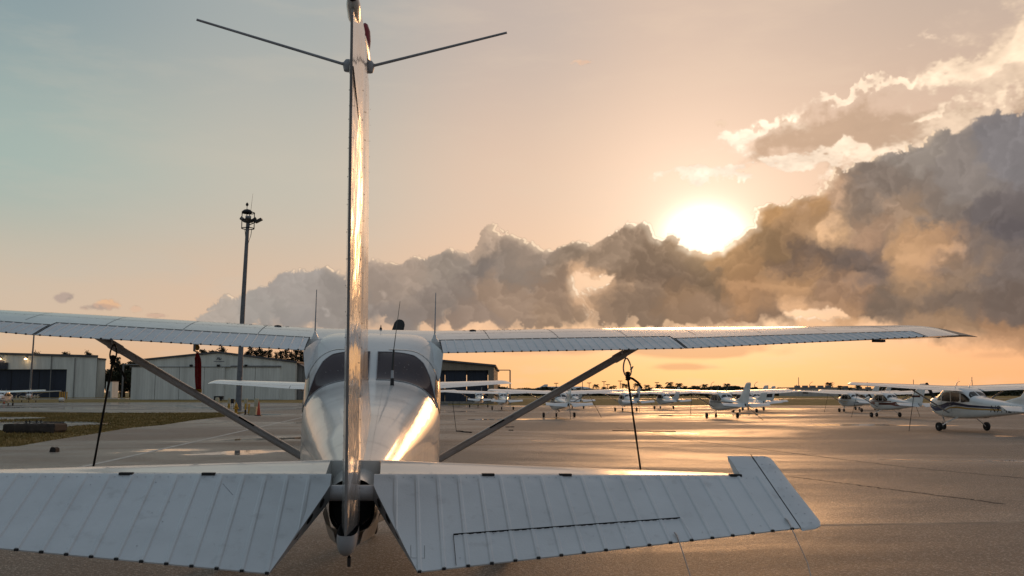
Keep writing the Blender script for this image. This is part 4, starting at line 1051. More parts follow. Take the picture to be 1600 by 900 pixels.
# tie-down ropes of the foreground airplane
def rope(pts, r, name='tie_down_rope', label=None, group=None, n=8, twist=True, link=None):
    pts = [Vector(p) for p in pts]; t = empty(name, pts[-1])
    L = [];
    for a, b in zip(pts, pts[1:]): L += [a.lerp(b, i/12)-pts[-1] for i in range(12)]
    L.append(Vector((0, 0, 0))); rr = [r*(1+.12*math.sin(i*2.1)) for i in range(len(L))]
    MB().tube(L, rr, n).build('rope', rope_m, t, 60)
    tag(t, label, 'rope', group); return t
def hang(s, label):
    c = HM @ (wing_pt(s*2.33, .40, False)+Vector((0, 0, -.03)))
    if s > 0: top, knot, foot, tl = (979, 562), (981, 591), (1000, 727), [(981, 589), (989, 592), (997, 598), (1003, 607)]
    else: top, knot, foot, tl = (178, 541), (176, 566), (148, 718), [(177, 565), (184, 571), (190, 580), (197, 593)]
    Y = c.y
    kp = at(*knot, Y); fp = at(*foot, Y+.45); gp = kp+(fp-kp)*((kp.z-.26)/(kp.z-fp.z))
    t = rope([kp, gp], 0.0105 if s < 0 else .0095, label=label, group='ropes tying the foreground airplane down')
    org = t.location
    mb = MB(); K = [at(u, v, Y)-org for u, v in tl]
    mb.tube(K, .011, 8); 
    for k in range(4):
        q = kp-org+Vector((0, 0, .02*k-.01)); mb.lathe([(.008, -.014), (.024, -.006), (.024, .006), (.008, .014)], q, 'z', 10)
    mb.build('knot', rope_m, t, 60)
    lk = MB(); tp = at(*top, Y)-org; bt = kp-org+Vector((0, 0, .03)); mid = (tp+bt)/2; hh = (tp-bt).length/2+.014; ax = (tp-bt).normalized(); sd_ = Vector((1, 0, 0))
    L = [mid+ax*hh*math.cos(a)+sd_*(.036 if s > 0 else .028)*math.sin(a)*(1-.25*math.cos(a)) for a in np.linspace(0, 2*math.pi, 25)]
    lk.tube(L, .0075, 8)
    if s > 0: lk.tube([mid+sd_*.03-ax*hh*.3, mid+sd_*.058+ax*.01], [.010, .006], 8)
    lk.build('snap_hook', steel if s > 0 else blackm, t, 60)
hang(1, 'rope with an oval snap hook tying down the right wing of the foreground airplane')
hang(-1, 'black rope with a chain link tying down the left wing of the foreground airplane')
def streamer():
    a = at(308, 546, 8.62); t = empty('warning_streamer', a)
    dn = [(0, 0), (.006, -.06), (.0, -.12), (.010, -.22), (.022, -.33), (.030, -.44)]
    w = MB(); P = []
    prof = [(0, .006), (.04, .013), (.08, .028), (.13, .031), (.24, .030), (.33, .028), (.365, .027)]
    for z, hw in prof:
        x = .012*z/.4+.050*z; y = .010*math.sin(z*14); P.append([(x-hw, y-.004*math.sin(z*30), -z), (x-hw*.3, y+.004, -z), (x+hw*.3, y+.002, -z), (x+hw, y-.003, -z)])
    Q = [[(p[0], p[1]+.003, p[2]) for p in r] for r in P]
    w.grid(P); w.grid(Q, flip=True)
    for A_, B_ in ((0, 0), (-1, -1)): w.grid([[r[A_] for r in P], [r[A_] for r in Q]], 0)
    cl = w.build('webbing', red_cloth, t, 50)
    x = .012+.050*.365
    MB().box((x-.030, -.012, -.395), (x+.027, .000, -.363)).build('hem', yellow_p, t)
    MB().lathe([(.004, -.03), (.020, -.02), (.024, 0), (.014, .022), (.006, .05)], (0, 0, .02), 'z', 10).build('pitot_cover', yellow_p, t)
    def mp(tx, ty): return Vector((.028*(.2+tx*0)+.010+ty*.9-.012+.045*tx*.8, -.0095, -.06-tx*1.0))
    text_mesh('REMOVE BEFORE FLIGHT', .024, lambda tx, ty: Vector((.002+.080*tx+ty*.9-.008, .010*math.sin((.07+tx)*14)-.0075, -.075-tx)), 'lettering', MATS['pale_letter'], t)
    tag(t, 'red warning streamer with yellow end hanging from the left wing', 'streamer')
pmat('pale_letter', (.30, .10, .10), .8)
streamer()

# ------------------------------------------------------------------ the other airplanes on the apron
stripe_mats = {'blue': pmat('blue_stripe', (.02, .03, .10), .3), 'gold': pmat('gold_stripe', (.50, .26, .03), .35), 'maroon': pmat('maroon_stripe', (.14, .018, .014), .35), 'navy': pmat('navy_stripe', (.02, .02, .045), .35),
               'rust': pmat('rust_stripe', (.34, .08, .03), .4), 'black': pmat('black_stripe', (.012, .012, .014), .4), 'ltr_white': pmat('white_lettering', (.7, .7, .68), .4), 'red': pmat('red_stripe', (.35, .02, .02), .4)}
proto = build_airplane('airplane', False, prop_ang=72., paint=far_white, skin=far_white, matte=far_white, gl=far_glass)
def stripe(o, mat, ys, zc, hw, name='stripe'):
    for s in (1, -1):
        P = [[side_pt(y, zc(y)+hw(y)*q, s, .006) for q in (-1, 0, 1)] for y in ys]
        MB().grid(P).grid(P, flip=True).build(name, stripe_mats[mat], o, 60).location.z = -DZ
def registration(o, txt, mat, y0, z0, size, shear=.2):
    for s in (-1, 1):
        if s < 0: f = lambda tx, ty: side_pt(y0-tx, z0+ty-.16*(tx)*0, -1, .009)
        else: f = lambda tx, ty: side_pt(y0-1.55+tx, z0+ty, 1, .009)
        text_mesh(txt, size, f, 'registration', stripe_mats[mat], o, shear).location.z = -DZ
def tailband(o, mat, z0, z1, rud=False):
    for s in (1, -1):
        P = [[(s*.0405, f_hinge(z)+.02+(min(f_le(z), 1.6)-f_hinge(z)-.10)*q, z) for q in (0, .5, 1)] for z in np.linspace(z0, z1, 4)]
        MB().grid(P).grid(P, flip=True).build('tail_stripe', stripe_mats[mat], o, 60).location.z = -DZ
def place(o, u, v, sc, rz):
    g = ground(u, v); off = Matrix.Rotation(rz, 3, 'Z') @ Vector((0, 5.0*sc, 0))
    o.location = (g.x-off.x, g.y-off.y, 0); o.rotation_euler = (0, 0, rz); o.scale = (sc, sc, sc)
    return o
GRP = 'parked high-wing airplanes on the apron'
lt = lambda *p: lerp_tab(list(p))
def dress(o, kind):
    if kind == 'blue_gold':
        stripe(o, 'blue', np.linspace(1.9, 6.8, 40), lt((1.9, 1.36), (3.8, 1.42), (4.8, 1.52), (5.3, 1.46), (5.8, 1.28), (6.3, 1.24), (6.8, 1.40)), lt((1.9, .03), (4.6, .065), (5.6, .11), (6.3, .08), (6.8, .02)))
        stripe(o, 'gold', np.linspace(1.9, 5.6, 30), lt((1.9, 1.27), (3.8, 1.30), (4.6, 1.36), (5.1, 1.32), (5.6, 1.16)), lt((1.9, .028), (4.6, .040), (5.6, .014)))
        stripe(o, 'black', np.linspace(5.2, 6.85, 16), lt((5.2, 1.58), (5.7, 1.44), (6.3, 1.36), (6.85, 1.50)), lt((5.2, .008), (6., .035), (6.85, .01)))
        registration(o, 'N9142W', 'black', 2.55, 1.17, .42, .25)
    elif kind == 'maroon':
        stripe(o, 'maroon', np.linspace(.5, 5.0, 30), lt((.5, 1.33), (3.0, 1.36), (5.0, 1.36)), lt((.5, .11), (2.6, .18), (3.2, .09), (5.0, .09)))
        stripe(o, 'maroon', np.linspace(3.2, 6.3, 20), lambda y: 1.55, lambda y: .035)
        stripe(o, 'rust', np.linspace(5.6, 6.4, 8), lambda y: 1.40, lambda y: .07)
        registration(o, 'N48553', 'ltr_white', 2.7, 1.26, .24); tailband(o, 'maroon', 1.9, 2.05)
    elif kind == 'navy_top':
        stripe(o, 'navy', np.linspace(.4, 6.3, 36), lt((.4, 1.40), (3.4, 1.50), (6.3, 1.50)), lt((.4, .07), (2.5, .06), (5, .03), (6.3, .02)))
        registration(o, 'N68929', 'navy', 3.3, 1.16, .26)
    elif kind == 'gold_script':
        stripe(o, 'gold', np.linspace(4.4, 6.2, 12), lt((4.4, 1.30), (6.2, 1.45)), lambda y: .025); stripe(o, 'gold', np.linspace(4.6, 6.0, 12), lt((4.6, 1.16), (6.0, 1.28)), lambda y: .02)
        stripe(o, 'black', np.linspace(.6, 3.4, 16), lt((.6, 1.36), (3.4, 1.22)), lt((.6, .03), (2.2, .06), (3.4, .01)))
    elif kind == 'dark_band':
        stripe(o, 'black', np.linspace(.4, 6.2, 30), lambda y: 1.46, lt((.4, .05), (3, .07), (6.2, .03)))
    elif kind == 'blue_tail':
        stripe(o, 'navy', np.linspace(.2, 4.0, 24), lt((.2, 1.34), (4, 1.30)), lt((.2, .09), (2, .13), (4, .02))); tailband(o, 'navy', 1.75, 2.2)
    elif kind == 'maroon_line':
        stripe(o, 'maroon', np.linspace(.4, 6.2, 30), lambda y: 1.40, lambda y: .06)
    elif kind == 'red_nose':
        stripe(o, 'red', np.linspace(4.8, 6.85, 16), lambda y: 1.5, lambda y: .12); tailband(o, 'navy', 1.9, 2.2); tailband(o, 'red', 2.55, 2.8)
planes = [
 ('blue_gold', 1505, 673, 1.0, .17, 'white airplane with blue wave stripe and gold line, nearest on the right', 28),
 ('maroon', 1384, 651.8, .88, .12, 'white airplane with dark red side stripes behind the blue striped one', 24),
 ('gold_script', 1329, 643.8, .87, .12, 'white airplane with faint gold lines on its nose, left of the dark red striped one', 32),
 ('navy_top', 1128.5, 653.2, .90, .12, 'white airplane with dark line along its side and tall swept fin in the middle right', 176),
 ('blue_tail', 1177, 641.5, .88, .14, 'white airplane with dark blue tail stripe half hidden behind the tall fin', 30),
 ('plain', 1164, 644.5, .88, .12, 'plain white airplane whose wheels show between two others at middle right', 22),
 ('dark_band', 873.5, 652.3, .90, .10, 'white airplane with black band under its windows seen through the right strut', 35),
 ('blue_tail', 978, 642.2, .86, .14, 'white and blue airplane behind the rope with the snap hook', 30),
 ('plain', 1037.5, 639., .86, .16, 'small plain white airplane between the hooked rope and the swept fin', 20),
 ('plain', 748, 636.6, .88, .10, 'plain white airplane parked in front of the blue hangar doors on the right', 26),
 ('maroon_line', 785.5, 640.5, .88, .10, 'white airplane with dark red line, just left of where the strut crosses', 170),
 ('dark_band', 897, 638.6, .86, .10, 'distant white airplane with dark band behind the black banded one', 33),
 ('plain', 566, 686.5, 1.0, .12, 'white airplane directly ahead of the foreground one, only its wings showing', 25),
 ('plain', 612, 650, .88, .12, 'white airplane with only its right wing tip showing beside the foreground fuselage', 28),
 ('blue_tail', 1352, 640.5, .85, .12, 'distant white airplane whose dark based fin shows above the others at right', 31),
 ('red_nose', 45, 628.6, .92, R(205), 'white airplane with red nose facing this way before the left hangar', 60),
 ('blue_tail', 6, 633.5, .95, .10, 'white airplane cut by the left edge with red and navy fin', 27)]
plane_objs = []
for i, (kind, u, v, sc, rz, lab, pa) in enumerate(planes):
    o = proto if i == 0 else copy_tree(proto)
    place(o, u, v, sc, rz); tag(o, lab, 'airplane', GRP); plane_objs.append(o)
for o, p in zip(plane_objs, planes):
    dress(o, p[0])
    if p[0] == 'red_nose': pass
    for c in kids(o):
        if c.name.startswith('propeller'):
            c.rotation_mode = 'XYZ'; hub = Vector((0, 7.0, 1.60)); M_ = Matrix.Translation((0, 0, -DZ)) @ Matrix.Translation(hub) @ Matrix.Rotation(R(p[6]-72), 4, 'Y') @ Matrix.Translation(-hub); c.matrix_local = M_
tailband(plane_objs[-1], 'red', 2.4, 2.8)
# thin tie-down ropes of the parked airplanes
def far_rope(i, s, dx, lab):
    o = plane_objs[i]; o_m = Matrix.Translation(o.location) @ Matrix.Rotation(o.rotation_euler.z, 4, 'Z') @ Matrix.Scale(planes[i][3], 4) @ Matrix.Translation((0, 0, -DZ))
    if s == 0: p = o_m @ Vector((0, -.25, 1.22))
    else: p = o_m @ (wing_pt(s*2.33, .40, False))
    g = Vector((p.x+dx, p.y-abs(dx)*.5, .0)); rope([p, g], .014, label=lab, group='ropes tying down the parked airplanes', n=5)
for i, s, dx, lab in [(0, -1, -.45, 'thin rope slanting down from the left wing of the blue and gold striped airplane'), (0, 0, .02, 'short rope hanging straight from the tail of the blue and gold striped airplane'),
                      (1, -1, -.6, 'thin rope from the left wing of the dark red striped airplane to the apron'), (1, 1, .45, 'thin rope from the right wing of the dark red striped airplane'),
                      (2, -1, -.5, 'thin rope from the left wing of the airplane with gold nose lines'), (3, -1, -.2, 'thin rope from the left wing of the airplane with the tall swept fin'), (3, 0, .9, 'rope slanting from under the tall swept fin to the apron'),
                      (6, 1, .9, 'thin rope from the right wing of the black banded airplane'), (6, 0, .05, 'rope under the tail of the black banded airplane'), (7, 0, .05, 'short rope under the tail of the white and blue airplane'),
                      (7, 1, .8, 'thin rope from the right wing of the white and blue airplane'), (9, -1, -.3, 'thin rope from the left wing of the airplane by the blue hangar doors')]:
    far_rope(i, s, dx, lab)
# rope of the airplane ahead, ending in a tangle on the asphalt
o = plane_objs[12]; p = at(687, 634, 35.5); g = ground(713, 674)
rr = rope([Vector((p.x, g.y+.3, p.z)), g], .014, label='rope running down to a dark tangle on the asphalt right of the fuselage', group='ropes tying down the parked airplanes', n=6)
L = [Vector((.02*k+.05*math.sin(k*1.9), -.045*k+.10*math.cos(k*1.3), .02+.012*math.sin(k*3)**2)) for k in range(40)]
MB().tube(L, .022, 6).build('tangle', rope_m, rr, 60)

# ------------------------------------------------------------------ hangars
def siding(name, col, n=2.5, depth=.012):
    m = pmat(name, col, .6); t = NT(m.node_tree); b = m.node_tree.nodes['Principled BSDF']; tc = t.new('ShaderNodeTexCoord').outputs['Object']
    sp = t.new('ShaderNodeSeparateXYZ'); t.l.new(tc, sp.inputs[0])
    w = t.m('SINE', t.mul(t.add(sp.outputs[0], sp.outputs[1]), 2*math.pi*n)); w = t.smooth(w, .3, .95)
    mp = t.new('ShaderNodeMapping'); t.l.new(tc, mp.inputs[0]); mp.inputs['Scale'].default_value = (1., 1., .12)
    n1 = t.noise(mp.outputs[0], .6, 5, .6); n2 = t.noise(tc, .15, 4, .6)
    c = t.mix(t.smooth(n1, .35, .75), tuple(c*1.08 for c in col)+(1,), tuple(c*.80 for c in col)+(1,)); c = t.mix(t.mul(t.smooth(n2, .4, .7), .3), c, tuple(q*.75 for q in col)+(1,))
    c = t.mix(t.mul(w, .18), c, tuple(q*.6 for q in col)+(1,))
    t.put(b.inputs['Base Color'], c); bp = t.new('ShaderNodeBump'); bp.inputs['Distance'].default_value = depth; t.put(bp.inputs['Height'], w); t.put(b.inputs['Normal'], bp.outputs[0])
    return m
wall_w = siding('pale_metal_siding', (.74, .76, .72)); wall_t = siding('tan_metal_siding', (.26, .22, .17)); door_n = siding('navy_door_siding', (.020, .030, .055), 1.2, .03); door_w = siding('pale_door_siding', (.72, .74, .71), 1.6)
roof_m = siding('dark_roof_sheet', (.10, .10, .11)); stripe_w = siding('striped_siding', (.22, .22, .22), .9, .15)
lamp_m = pmat('lit_lamp', (1, .8, .5), .5, emis=(1, .62, .28), es=9.); wire_m = varied('weathered_metal', (.20, .20, .20), .5, nscale=5, var=.3)
def P2(u, v, Z): p = at(u, v, Z); return p.x, p.z
SKEW = 0.                                        # plan angle of a building whose flank runs away from the apron obliquely
def extr(prof, Y0, Y1, name, mat, parent, org):
    n = len(prof); vs = [(x-org.x, Y0-org.y, z) for x, z in prof]+[(x-org.x+SKEW*(Y1-Y0), Y1-org.y, z) for x, z in prof]
    return MB().add(vs, [tuple(range(n)), tuple(range(n, 2*n))[::-1]]+[(i, i+n, (i+1) % n+n, (i+1) % n) for i in range(n)]).build(name, mat, parent, 0)
def slab(x0, x1, z0, z1, Y0, Y1, name, mat, parent, org): return extr([(x0, z0), (x1, z0), (x1, z1), (x0, z1)], Y0, Y1, name, mat, parent, org)
# left hangar
SKEW = -.47
Z = 320.; xl, xr = P2(-230, 600, Z)[0], P2(150, 600, Z)[0]; org = Vector((xr, Z, 0))
h1 = empty('hangar', org); zt0, zt1 = P2(-230, 548, Z)[1], P2(150, 558.5, Z)[1]; zd = P2(50, 577, Z)[1]; xd = P2(103.5, 600, Z)[0]
zm = lambda x: zt0+(zt1-zt0)*(x-xl)/(xr-xl)
extr([(xl, zd), (xr, zd), (xr, zt1), (xl, zt0)], Z, Z+60, 'wall', wall_w, h1, org)
slab(xd, xr, 0, zd-.002, Z, Z+60, 'wall', wall_w, h1, org)
extr([(xl-.4, zt0+.03), (xr+.5, zt1+.03), (xr+.5, zt1+.75), (xl-.4, zt0+.75)], Z-.5, Z+60.5, 'roof', roof_m, h1, org)
dr = slab(xl, xd-.01, 0, zd-.004, Z+1.2, Z+1.6, 'door', door_n, h1, org)
for k in range(7):
    x = xd-.4-k*9.5; MB().box((x-org.x-.08, 1.10, 0), (x-org.x+.08, 1.19, zd-.1)).build('door_seam', dark, dr, 0)
slab(P2(-40, 600, Z)[0], P2(11.5, 600, Z)[0], zd+.05, zd+2.3, Z-.35, Z-.02, 'door_header', door_n, h1, org)
slab(P2(111, 0, Z)[0], P2(111, 0, Z)[0]+.3, 0, zm(P2(111, 0, Z)[0]), Z-.3, Z-.02, 'downpipe', wire_m, h1, org)
slab(P2(146.5, 0, Z)[0], P2(147.5, 0, Z)[0], 0, zt1-.2, Z-.4, Z-.02, 'downpipe', wire_m, h1, org)
for u in (3.2, 43.6):
    p = at(u, 559.5, Z); l = MB().lathe([(.001, -.3), (.35, -.3), (.45, .2), (.2, .6), (.001, .6)], (p.x-org.x, -1.0, p.z), 'z', 10).build('wall_lamp', wire_m, h1)
    MB().lathe([(.001, -.42), (.42, -.38), (.42, -.31), (.001, -.30)], (p.x-org.x, -1.0, p.z), 'z', 10).build('lit_lens', lamp_m, l)
    MB().lathe([(.001, -.3), (.30, -.22), (.40, 0), (.30, .22), (.001, .3)], (p.x-org.x, -1.6, p.z-.35), 'z', 12).build('lit_bulb', lamp_m, l, 60)
em = pmat('faded_emblem_ink', (.10, .11, .16), .7)
ex, ez = P2(2.5, 567.5, Z)
MB().lathe([(.8, -.1), (1.1, 0), (.8, .0)], (ex-org.x, -.06, ez), 'y', 16).build('emblem', em, h1)
tag(h1, 'pale metal hangar with long navy blue door at the left edge, two lamps lit', 'hangar')
xr += SKEW*8+.3
an = empty('shed', Vector((xr, Z+8, 0))); o_ = Vector((xr, Z+8, 0)); x1 = P2(163.5, 600, Z+8)[0]; zz = P2(155, 561.5, Z+8)[1]
extr([(xr+.05, 0), (x1, 0), (x1, zz-.3), (xr+.05, zz)], Z+8, Z+40, 'wall', wall_w, an, o_); extr([(xr+.05, zz+.03), (x1+.4, zz-.27), (x1+.4, zz+.25), (xr+.05, zz+.55)], Z+7.6, Z+40, 'roof', roof_m, an, o_)
slab(P2(157, 0, Z+8)[0]-.2, P2(157, 0, Z+8)[0]+.2, 0, zz-.6, Z+7.7, Z+7.98, 'downpipe', wire_m, an, o_)
tag(an, 'narrow pale block joined to the right end of the left hangar', 'shed')
# middle gabled hangar
SKEW = 0.
Z = 224.; org = Vector((P2(340, 0, Z)[0], Z, 0)); h2 = empty('hangar', org)
A_, B_, C_ = P2(225, 563.5, Z), P2(341, 551.8, Z), P2(462, 567, Z)
extr([(A_[0], 0), (C_[0], 0), C_, B_, A_], Z, Z+45, 'wall', wall_w, h2, org)
extr([(A_[0]-.4, A_[1]+.02), (B_[0], B_[1]+.05), (C_[0]+.4, C_[1]+.02), (C_[0]+.4, C_[1]+.42), (B_[0], B_[1]+.45), (A_[0]-.4, A_[1]+.42)], Z-.4, Z+45.4, 'roof', roof_m, h2, org)
zdoor = P2(340, 573, Z)[1]
us = [232, 268, 304, 341, 380.5, 417, 454]
for a_, b_ in zip(us, us[1:]):
    if a_ == 341: b_ = 372
    d_ = slab(P2(a_, 0, Z)[0]+.06, P2(b_, 0, Z)[0]-.06, .05, zdoor-.15, Z-.28, Z-.05, 'door_panel', door_w, h2, org)
slab(P2(380, 0, Z)[0], P2(455, 0, Z)[0], zdoor-.12, zdoor+.25, Z-.5, Z-.03, 'door_rail', wire_m, h2, org)
slab(P2(229, 0, Z)[0], P2(379, 0, Z)[0], zdoor-.12, zdoor+.02, Z-.4, Z-.03, 'door_rail', wire_m, h2, org)
for u in (299.5, 342, 385): x, z = P2(u, 571, Z); MB().box((x-org.x-.28, -.7, z-.25), (x-org.x+.28, -.03, z+.2)).build('wall_lamp', dark, h2)
x, z = P2(342, 561, Z)
eb = MB(); eb.tube([(x-org.x-.5, -.05, z-.2), (x-org.x-.2, -.05, z+.45), (x-org.x+.1, -.05, z-.2)], .09, 6); eb.tube([(x-org.x+.15, -.05, z+.4), (x-org.x+.25, -.05, z-.2), (x-org.x+.6, -.05, z+.1)], .09, 6)
eb.box((x-org.x-1.2, -.06, z-.62), (x-org.x+1.3, -.02, z-.50)); eb.build('emblem', em, h2)
tag(h2, 'pale gabled hangar with closed sliding doors between the rope and the foreground fuselage', 'hangar')
ln = empty('shed', Vector((C_[0], Z+2, 0))); o_ = Vector((C_[0], Z+2, 0)); x1 = P2(500, 0, Z+2)[0]; za, zb = P2(462, 568.5, Z)[1], P2(500, 580, Z)[1]
extr([(C_[0]+.05, 0), (x1, 0), (x1, zb), (C_[0]+.05, za)], Z+2, Z+40, 'wall', stripe_w, ln, o_); tag(ln, 'ribbed grey lean-to against the right side of the gabled hangar', 'shed')
extr([(C_[0]+.05, za+.02), (x1, zb+.02), (x1, zb+.3), (C_[0]+.05, za+.3)], Z+1.6, Z+40, 'roof', roof_m, ln, o_)
# right hangar with blue doors
Z = 148.; org = Vector((P2(773, 0, Z)[0], Z, 0)); h3 = empty('hangar', org)
a_, b_ = P2(640, 560, Z), P2(773, 572.8, Z); zd = P2(700, 578.5, Z)[1]; xd = P2(764.5, 0, Z)[0]; xw = P2(773, 0, Z)[0]
extr([(a_[0], zd), (xw, zd), (xw, b_[1]), (a_[0], a_[1])], Z, Z+40, 'wall', wall_t, h3, org); slab(xd, xw, 0, zd-.003, Z, Z+40, 'wall', wall_t, h3, org)
extr([(a_[0], a_[1]+.02), (xw+.3, b_[1]+.02), (xw+.3, b_[1]+.30), (a_[0], a_[1]+.30)], Z-.4, Z+40, 'roof', roof_m, h3, org)
for k, (u0, u1) in enumerate([(640, 668), (668, 699.5), (699.5, 732), (732, 764)]): slab(P2(u0, 0, Z)[0]+.05, P2(u1, 0, Z)[0]-.05, 0, zd-.01, Z+.5+.25*(k % 2), Z+.7+.25*(k % 2), 'door_panel', door_n, h3, org)
slab(a_[0], xd-.02, 0, .35, Z+.2, Z+.45, 'kerb', conc, h3, org)
tag(h3, 'tan hangar with tall navy blue doors just right of the foreground fuselage', 'hangar')
def frame_gate(u0, u1, vt, vb, Z, lab, r=.10, both=False):
    g = at(u1, vb, Z); t = empty('pipe_gate', (g.x, Z, 0)); x0, zt = P2(u0, vt, Z); x1 = P2(u1, vt, Z)[0]
    MB().tube([(0, 0, 0), (0, 0, zt)], r, 8).build('post', wire_m, t); MB().tube([(x0-x1, 0, zt), (0, 0, zt)], r*.7, 8).build('top_bar', wire_m, t)
    if both: MB().tube([(x0-x1, 0, 0), (x0-x1, 0, zt)], r, 8).build('post', wire_m, t)
    tag(t, lab, 'gate frame')
frame_gate(775, 797, 578.3, 632, 140, 'thin pipe frame standing at the right end of the blue doored hangar')
frame_gate(222, 190.5, 570, 622, 300, 'grey pipe frame between the two left hangars', .28)
def cabin(u0, u1, vt, vb, Z, lab, mark=None):
    x0, zt = P2(u0, vt, Z); x1 = P2(u1, vt, Z)[0]; org = Vector(((x0+x1)/2, Z, 0)); t = empty('storage_box', org)
    slab(x0, x1, 0, zt-.15, Z, Z+5, 'body', wall_w, t, org); slab(x0-.15, x1+.15, zt-.14, zt, Z-.2, Z+5.2, 'roof', roof_m, t, org)
    MB().box((-.5, -.06, .1), (.5, -.01, 2.1)).build('door', wire_m, t, 0)
    if mark: MB().box((.4, -.10, zt*.62), (1.3, -.07, zt*.78)).build('placard', orange_p, t, 0)
    tag(t, lab, 'storage box')
cabin(166, 175.5, 595.5, 619, 310, 'tall white box standing right of the left hangar')
cabin(212.5, 225, 599, 620.5, 300, 'white box with a small orange placard left of the gabled hangar', True)

# ------------------------------------------------------------------ floodlight pole and small things round it
def flood_pole():
    g = ground(372.3, 641.); Z = g.y; t = empty('floodlight_pole', g); zt = at(385, 338, Z).z
    MB().tube([(0, 0, 0), (0, 0, 1.2), (.12, 0, zt*.5), (.38, 0, zt)], [.33, .29, .23, .17], 14).build('pole', varied('galvanised_pole', (.16, .17, .19), .5, nscale=3, var=.2, dirt=.3), t, 60)
    MB().lathe([(.302, 2.45), (.302, 2.85), (.28, 2.86), (.28, 2.44)], (0.03, 0, 0), 'z', 16).build('band', yellow_p, t)
    T = Vector((.38, 0, zt)); cg = MB()
    for a in range(4):
        x, y = .62*math.cos(a*math.pi/2+.5), .62*math.sin(a*math.pi/2+.5); cg.tube([T+Vector((x, y, -1.25)), T+Vector((x, y, .35))], .045, 6)
    for z in (-1.25, -.4, .35): cg.tube([T+Vector((.62*math.cos(a), .62*math.sin(a), z)) for a in np.linspace(0, 2*math.pi, 17)], .05, 6)
    cg.build('lamp_ring', dark, t)
    for a in (.3, 1.9, 3.5, 5.0):
        M_ = Matrix.Translation(T+Vector((.5*math.cos(a), .5*math.sin(a), -.35))) @ Matrix.Rotation(a, 4, 'Z') @ Matrix.Rotation(R(55), 4, 'Y'); MB().box((-.12, -.28, -.32), (.12, .28, .32), 0, M_).box((.12, -.22, -.26), (.16, .22, .26), 0, M_).build('floodlight', blackm if a < 3 else wire_m, t)
    MB().lathe([(.05, 0), (.45, .08), (.55, .22), (.30, .42), (.02, .5)], T+Vector((-.12, 0, .25)), 'z', 14).build('dome', dark, t, 60)
    MB().lathe([(.02, 0), (.05, .1), (.16, .22), (.10, .40), (.02, .48)], T+Vector((-.15, 0, .95)), 'z', 10).tube([T+Vector((-.15, 0, .6)), T+Vector((-.15, 0, 1.)) ], .03, 6).build('sensor', dark, t, 60)
    MB().tube([T+Vector((.22, 0, .3)), T+Vector((.40, 0, 2.35))], [.022, .010], 5).build('aerial', wire_m, t)
    M_ = Matrix.Translation(T+Vector((1.05, 0, -.45))) @ Matrix.Rotation(R(-28), 4, 'Y'); MB().box((-.35, -.3, -.10), (.38, .3, .10), 0, M_).tube([T+Vector((.1, 0, -.9)), T+Vector((.9, 0, -.55))], .05, 6).build('floodlight', blackm, t)
    MB().tube([T+Vector((-.3, 0, -1.3)), T+Vector((-.18, -.1, -2.2)), T+Vector((-.05, -.1, -3.))], .03, 5).tube([T+Vector((.4, 0, -1.3)), T+Vector((.35, -.1, -2.)), T+Vector((.1, -.1, -2.8))], .03, 5).build('cable', dark, t)
    tag(t, 'tall grey floodlight pole with a yellow band rising behind the left wing', 'light pole')
flood_pole()
g = ground(46, 623.2); t = empty('light_pole', g); zt = at(49, 505, g.y).z
MB().tube([(0, 0, 0), (.3, 0, zt)], [.30, .17], 10).build('pole', wire_m, t, 60); MB().box((-.6, -.3, zt), (1.2, .3, zt+.4)).build('lamp_head', dark, t)
tag(t, 'slim grey pole crossing the navy door of the left hangar', 'light pole')
def post(u, vt, vb, w, mat, lab, name='bollard', grp='posts round the floodlight pole', low=None, cat='bollard'):
    g = ground(u, vb); h = at(u, vt, g.y).z; r = w/2/FPX*g.y; t = empty(name, g)
    MB().lathe([(r, 0), (r, h*.93), (r*.8, h*.98), (r*.3, h)], (0, 0, 0), 'z', 12).build('post', mat, t, 50)
    if low: MB().lathe([(r*1.06, 0), (r*1.06, h*.42)], (0, 0, 0), 'z', 12).build('base_sleeve', low, t, 50)
    else: MB().lathe([(r*1.5, 0), (r*1.5, .05), (r*1.02, .07)], (0, 0, 0), 'z', 12).build('base_plate', conc, t, 50)
    tag(t, lab, cat, grp); return t
post(339, 621, 634.5, 6, cream_p, 'cream post partly hidden by the left strut')
post(357.5, 622, 637, 3.6, cream_p, 'slim cream post left of the yellow hydrant', low=yellow_p)
post(384, 622.5, 637.5, 5.6, cream_p, 'cream post just right of the floodlight pole')
post(400.3, 622.5, 637.5, 6.4, cream_p, 'thick cream post behind the traffic cone')
post(383.3, 630.5, 647.5, 2.8, yellow_p, 'short yellow post with dark foot right of the floodlight pole', low=blackm)
post(388.8, 631, 647.5, 3., yellow_p, 'short yellow post touching the cream concrete block')
# hydrant
g = ground(368.6, 646.5); s = g.y/FPX; t = empty('fire_hydrant', g)
MB().lathe([(3.2*s, 0), (3.2*s, 1*s), (2.3*s, 1.5*s), (2.2*s, 10*s), (2.9*s, 10.6*s), (2.9*s, 11.6*s), (2.4*s, 12*s)], (0, 0, 0), 'z', 14).build('body', yellow_p, t, 50)
MB().lathe([(2.6*s, 12*s), (2.2*s, 14.2*s), (1.1*s, 15.6*s), (.7*s, 16*s), (.7*s, 17.4*s), (.1*s, 17.5*s)], (0, 0, 0), 'z', 14).build('cap', yellow_p, t, 50)
MB().lathe([(1.1*s, -4*s), (1.3*s, -3.6*s), (1.3*s, 3.6*s), (1.1*s, 4*s)], (0, 0, 8.4*s), 'x', 10).build('side_outlet', yellow_p, t, 50); MB().lathe([(1.5*s, 0), (1.5*s, -3.6*s), (.5*s, -4*s)], (0, 0, 7.6*s), 'y', 10).build('front_outlet', yellow_p, t, 50)
tag(t, 'yellow fire hydrant in front of the floodlight pole', 'hydrant')
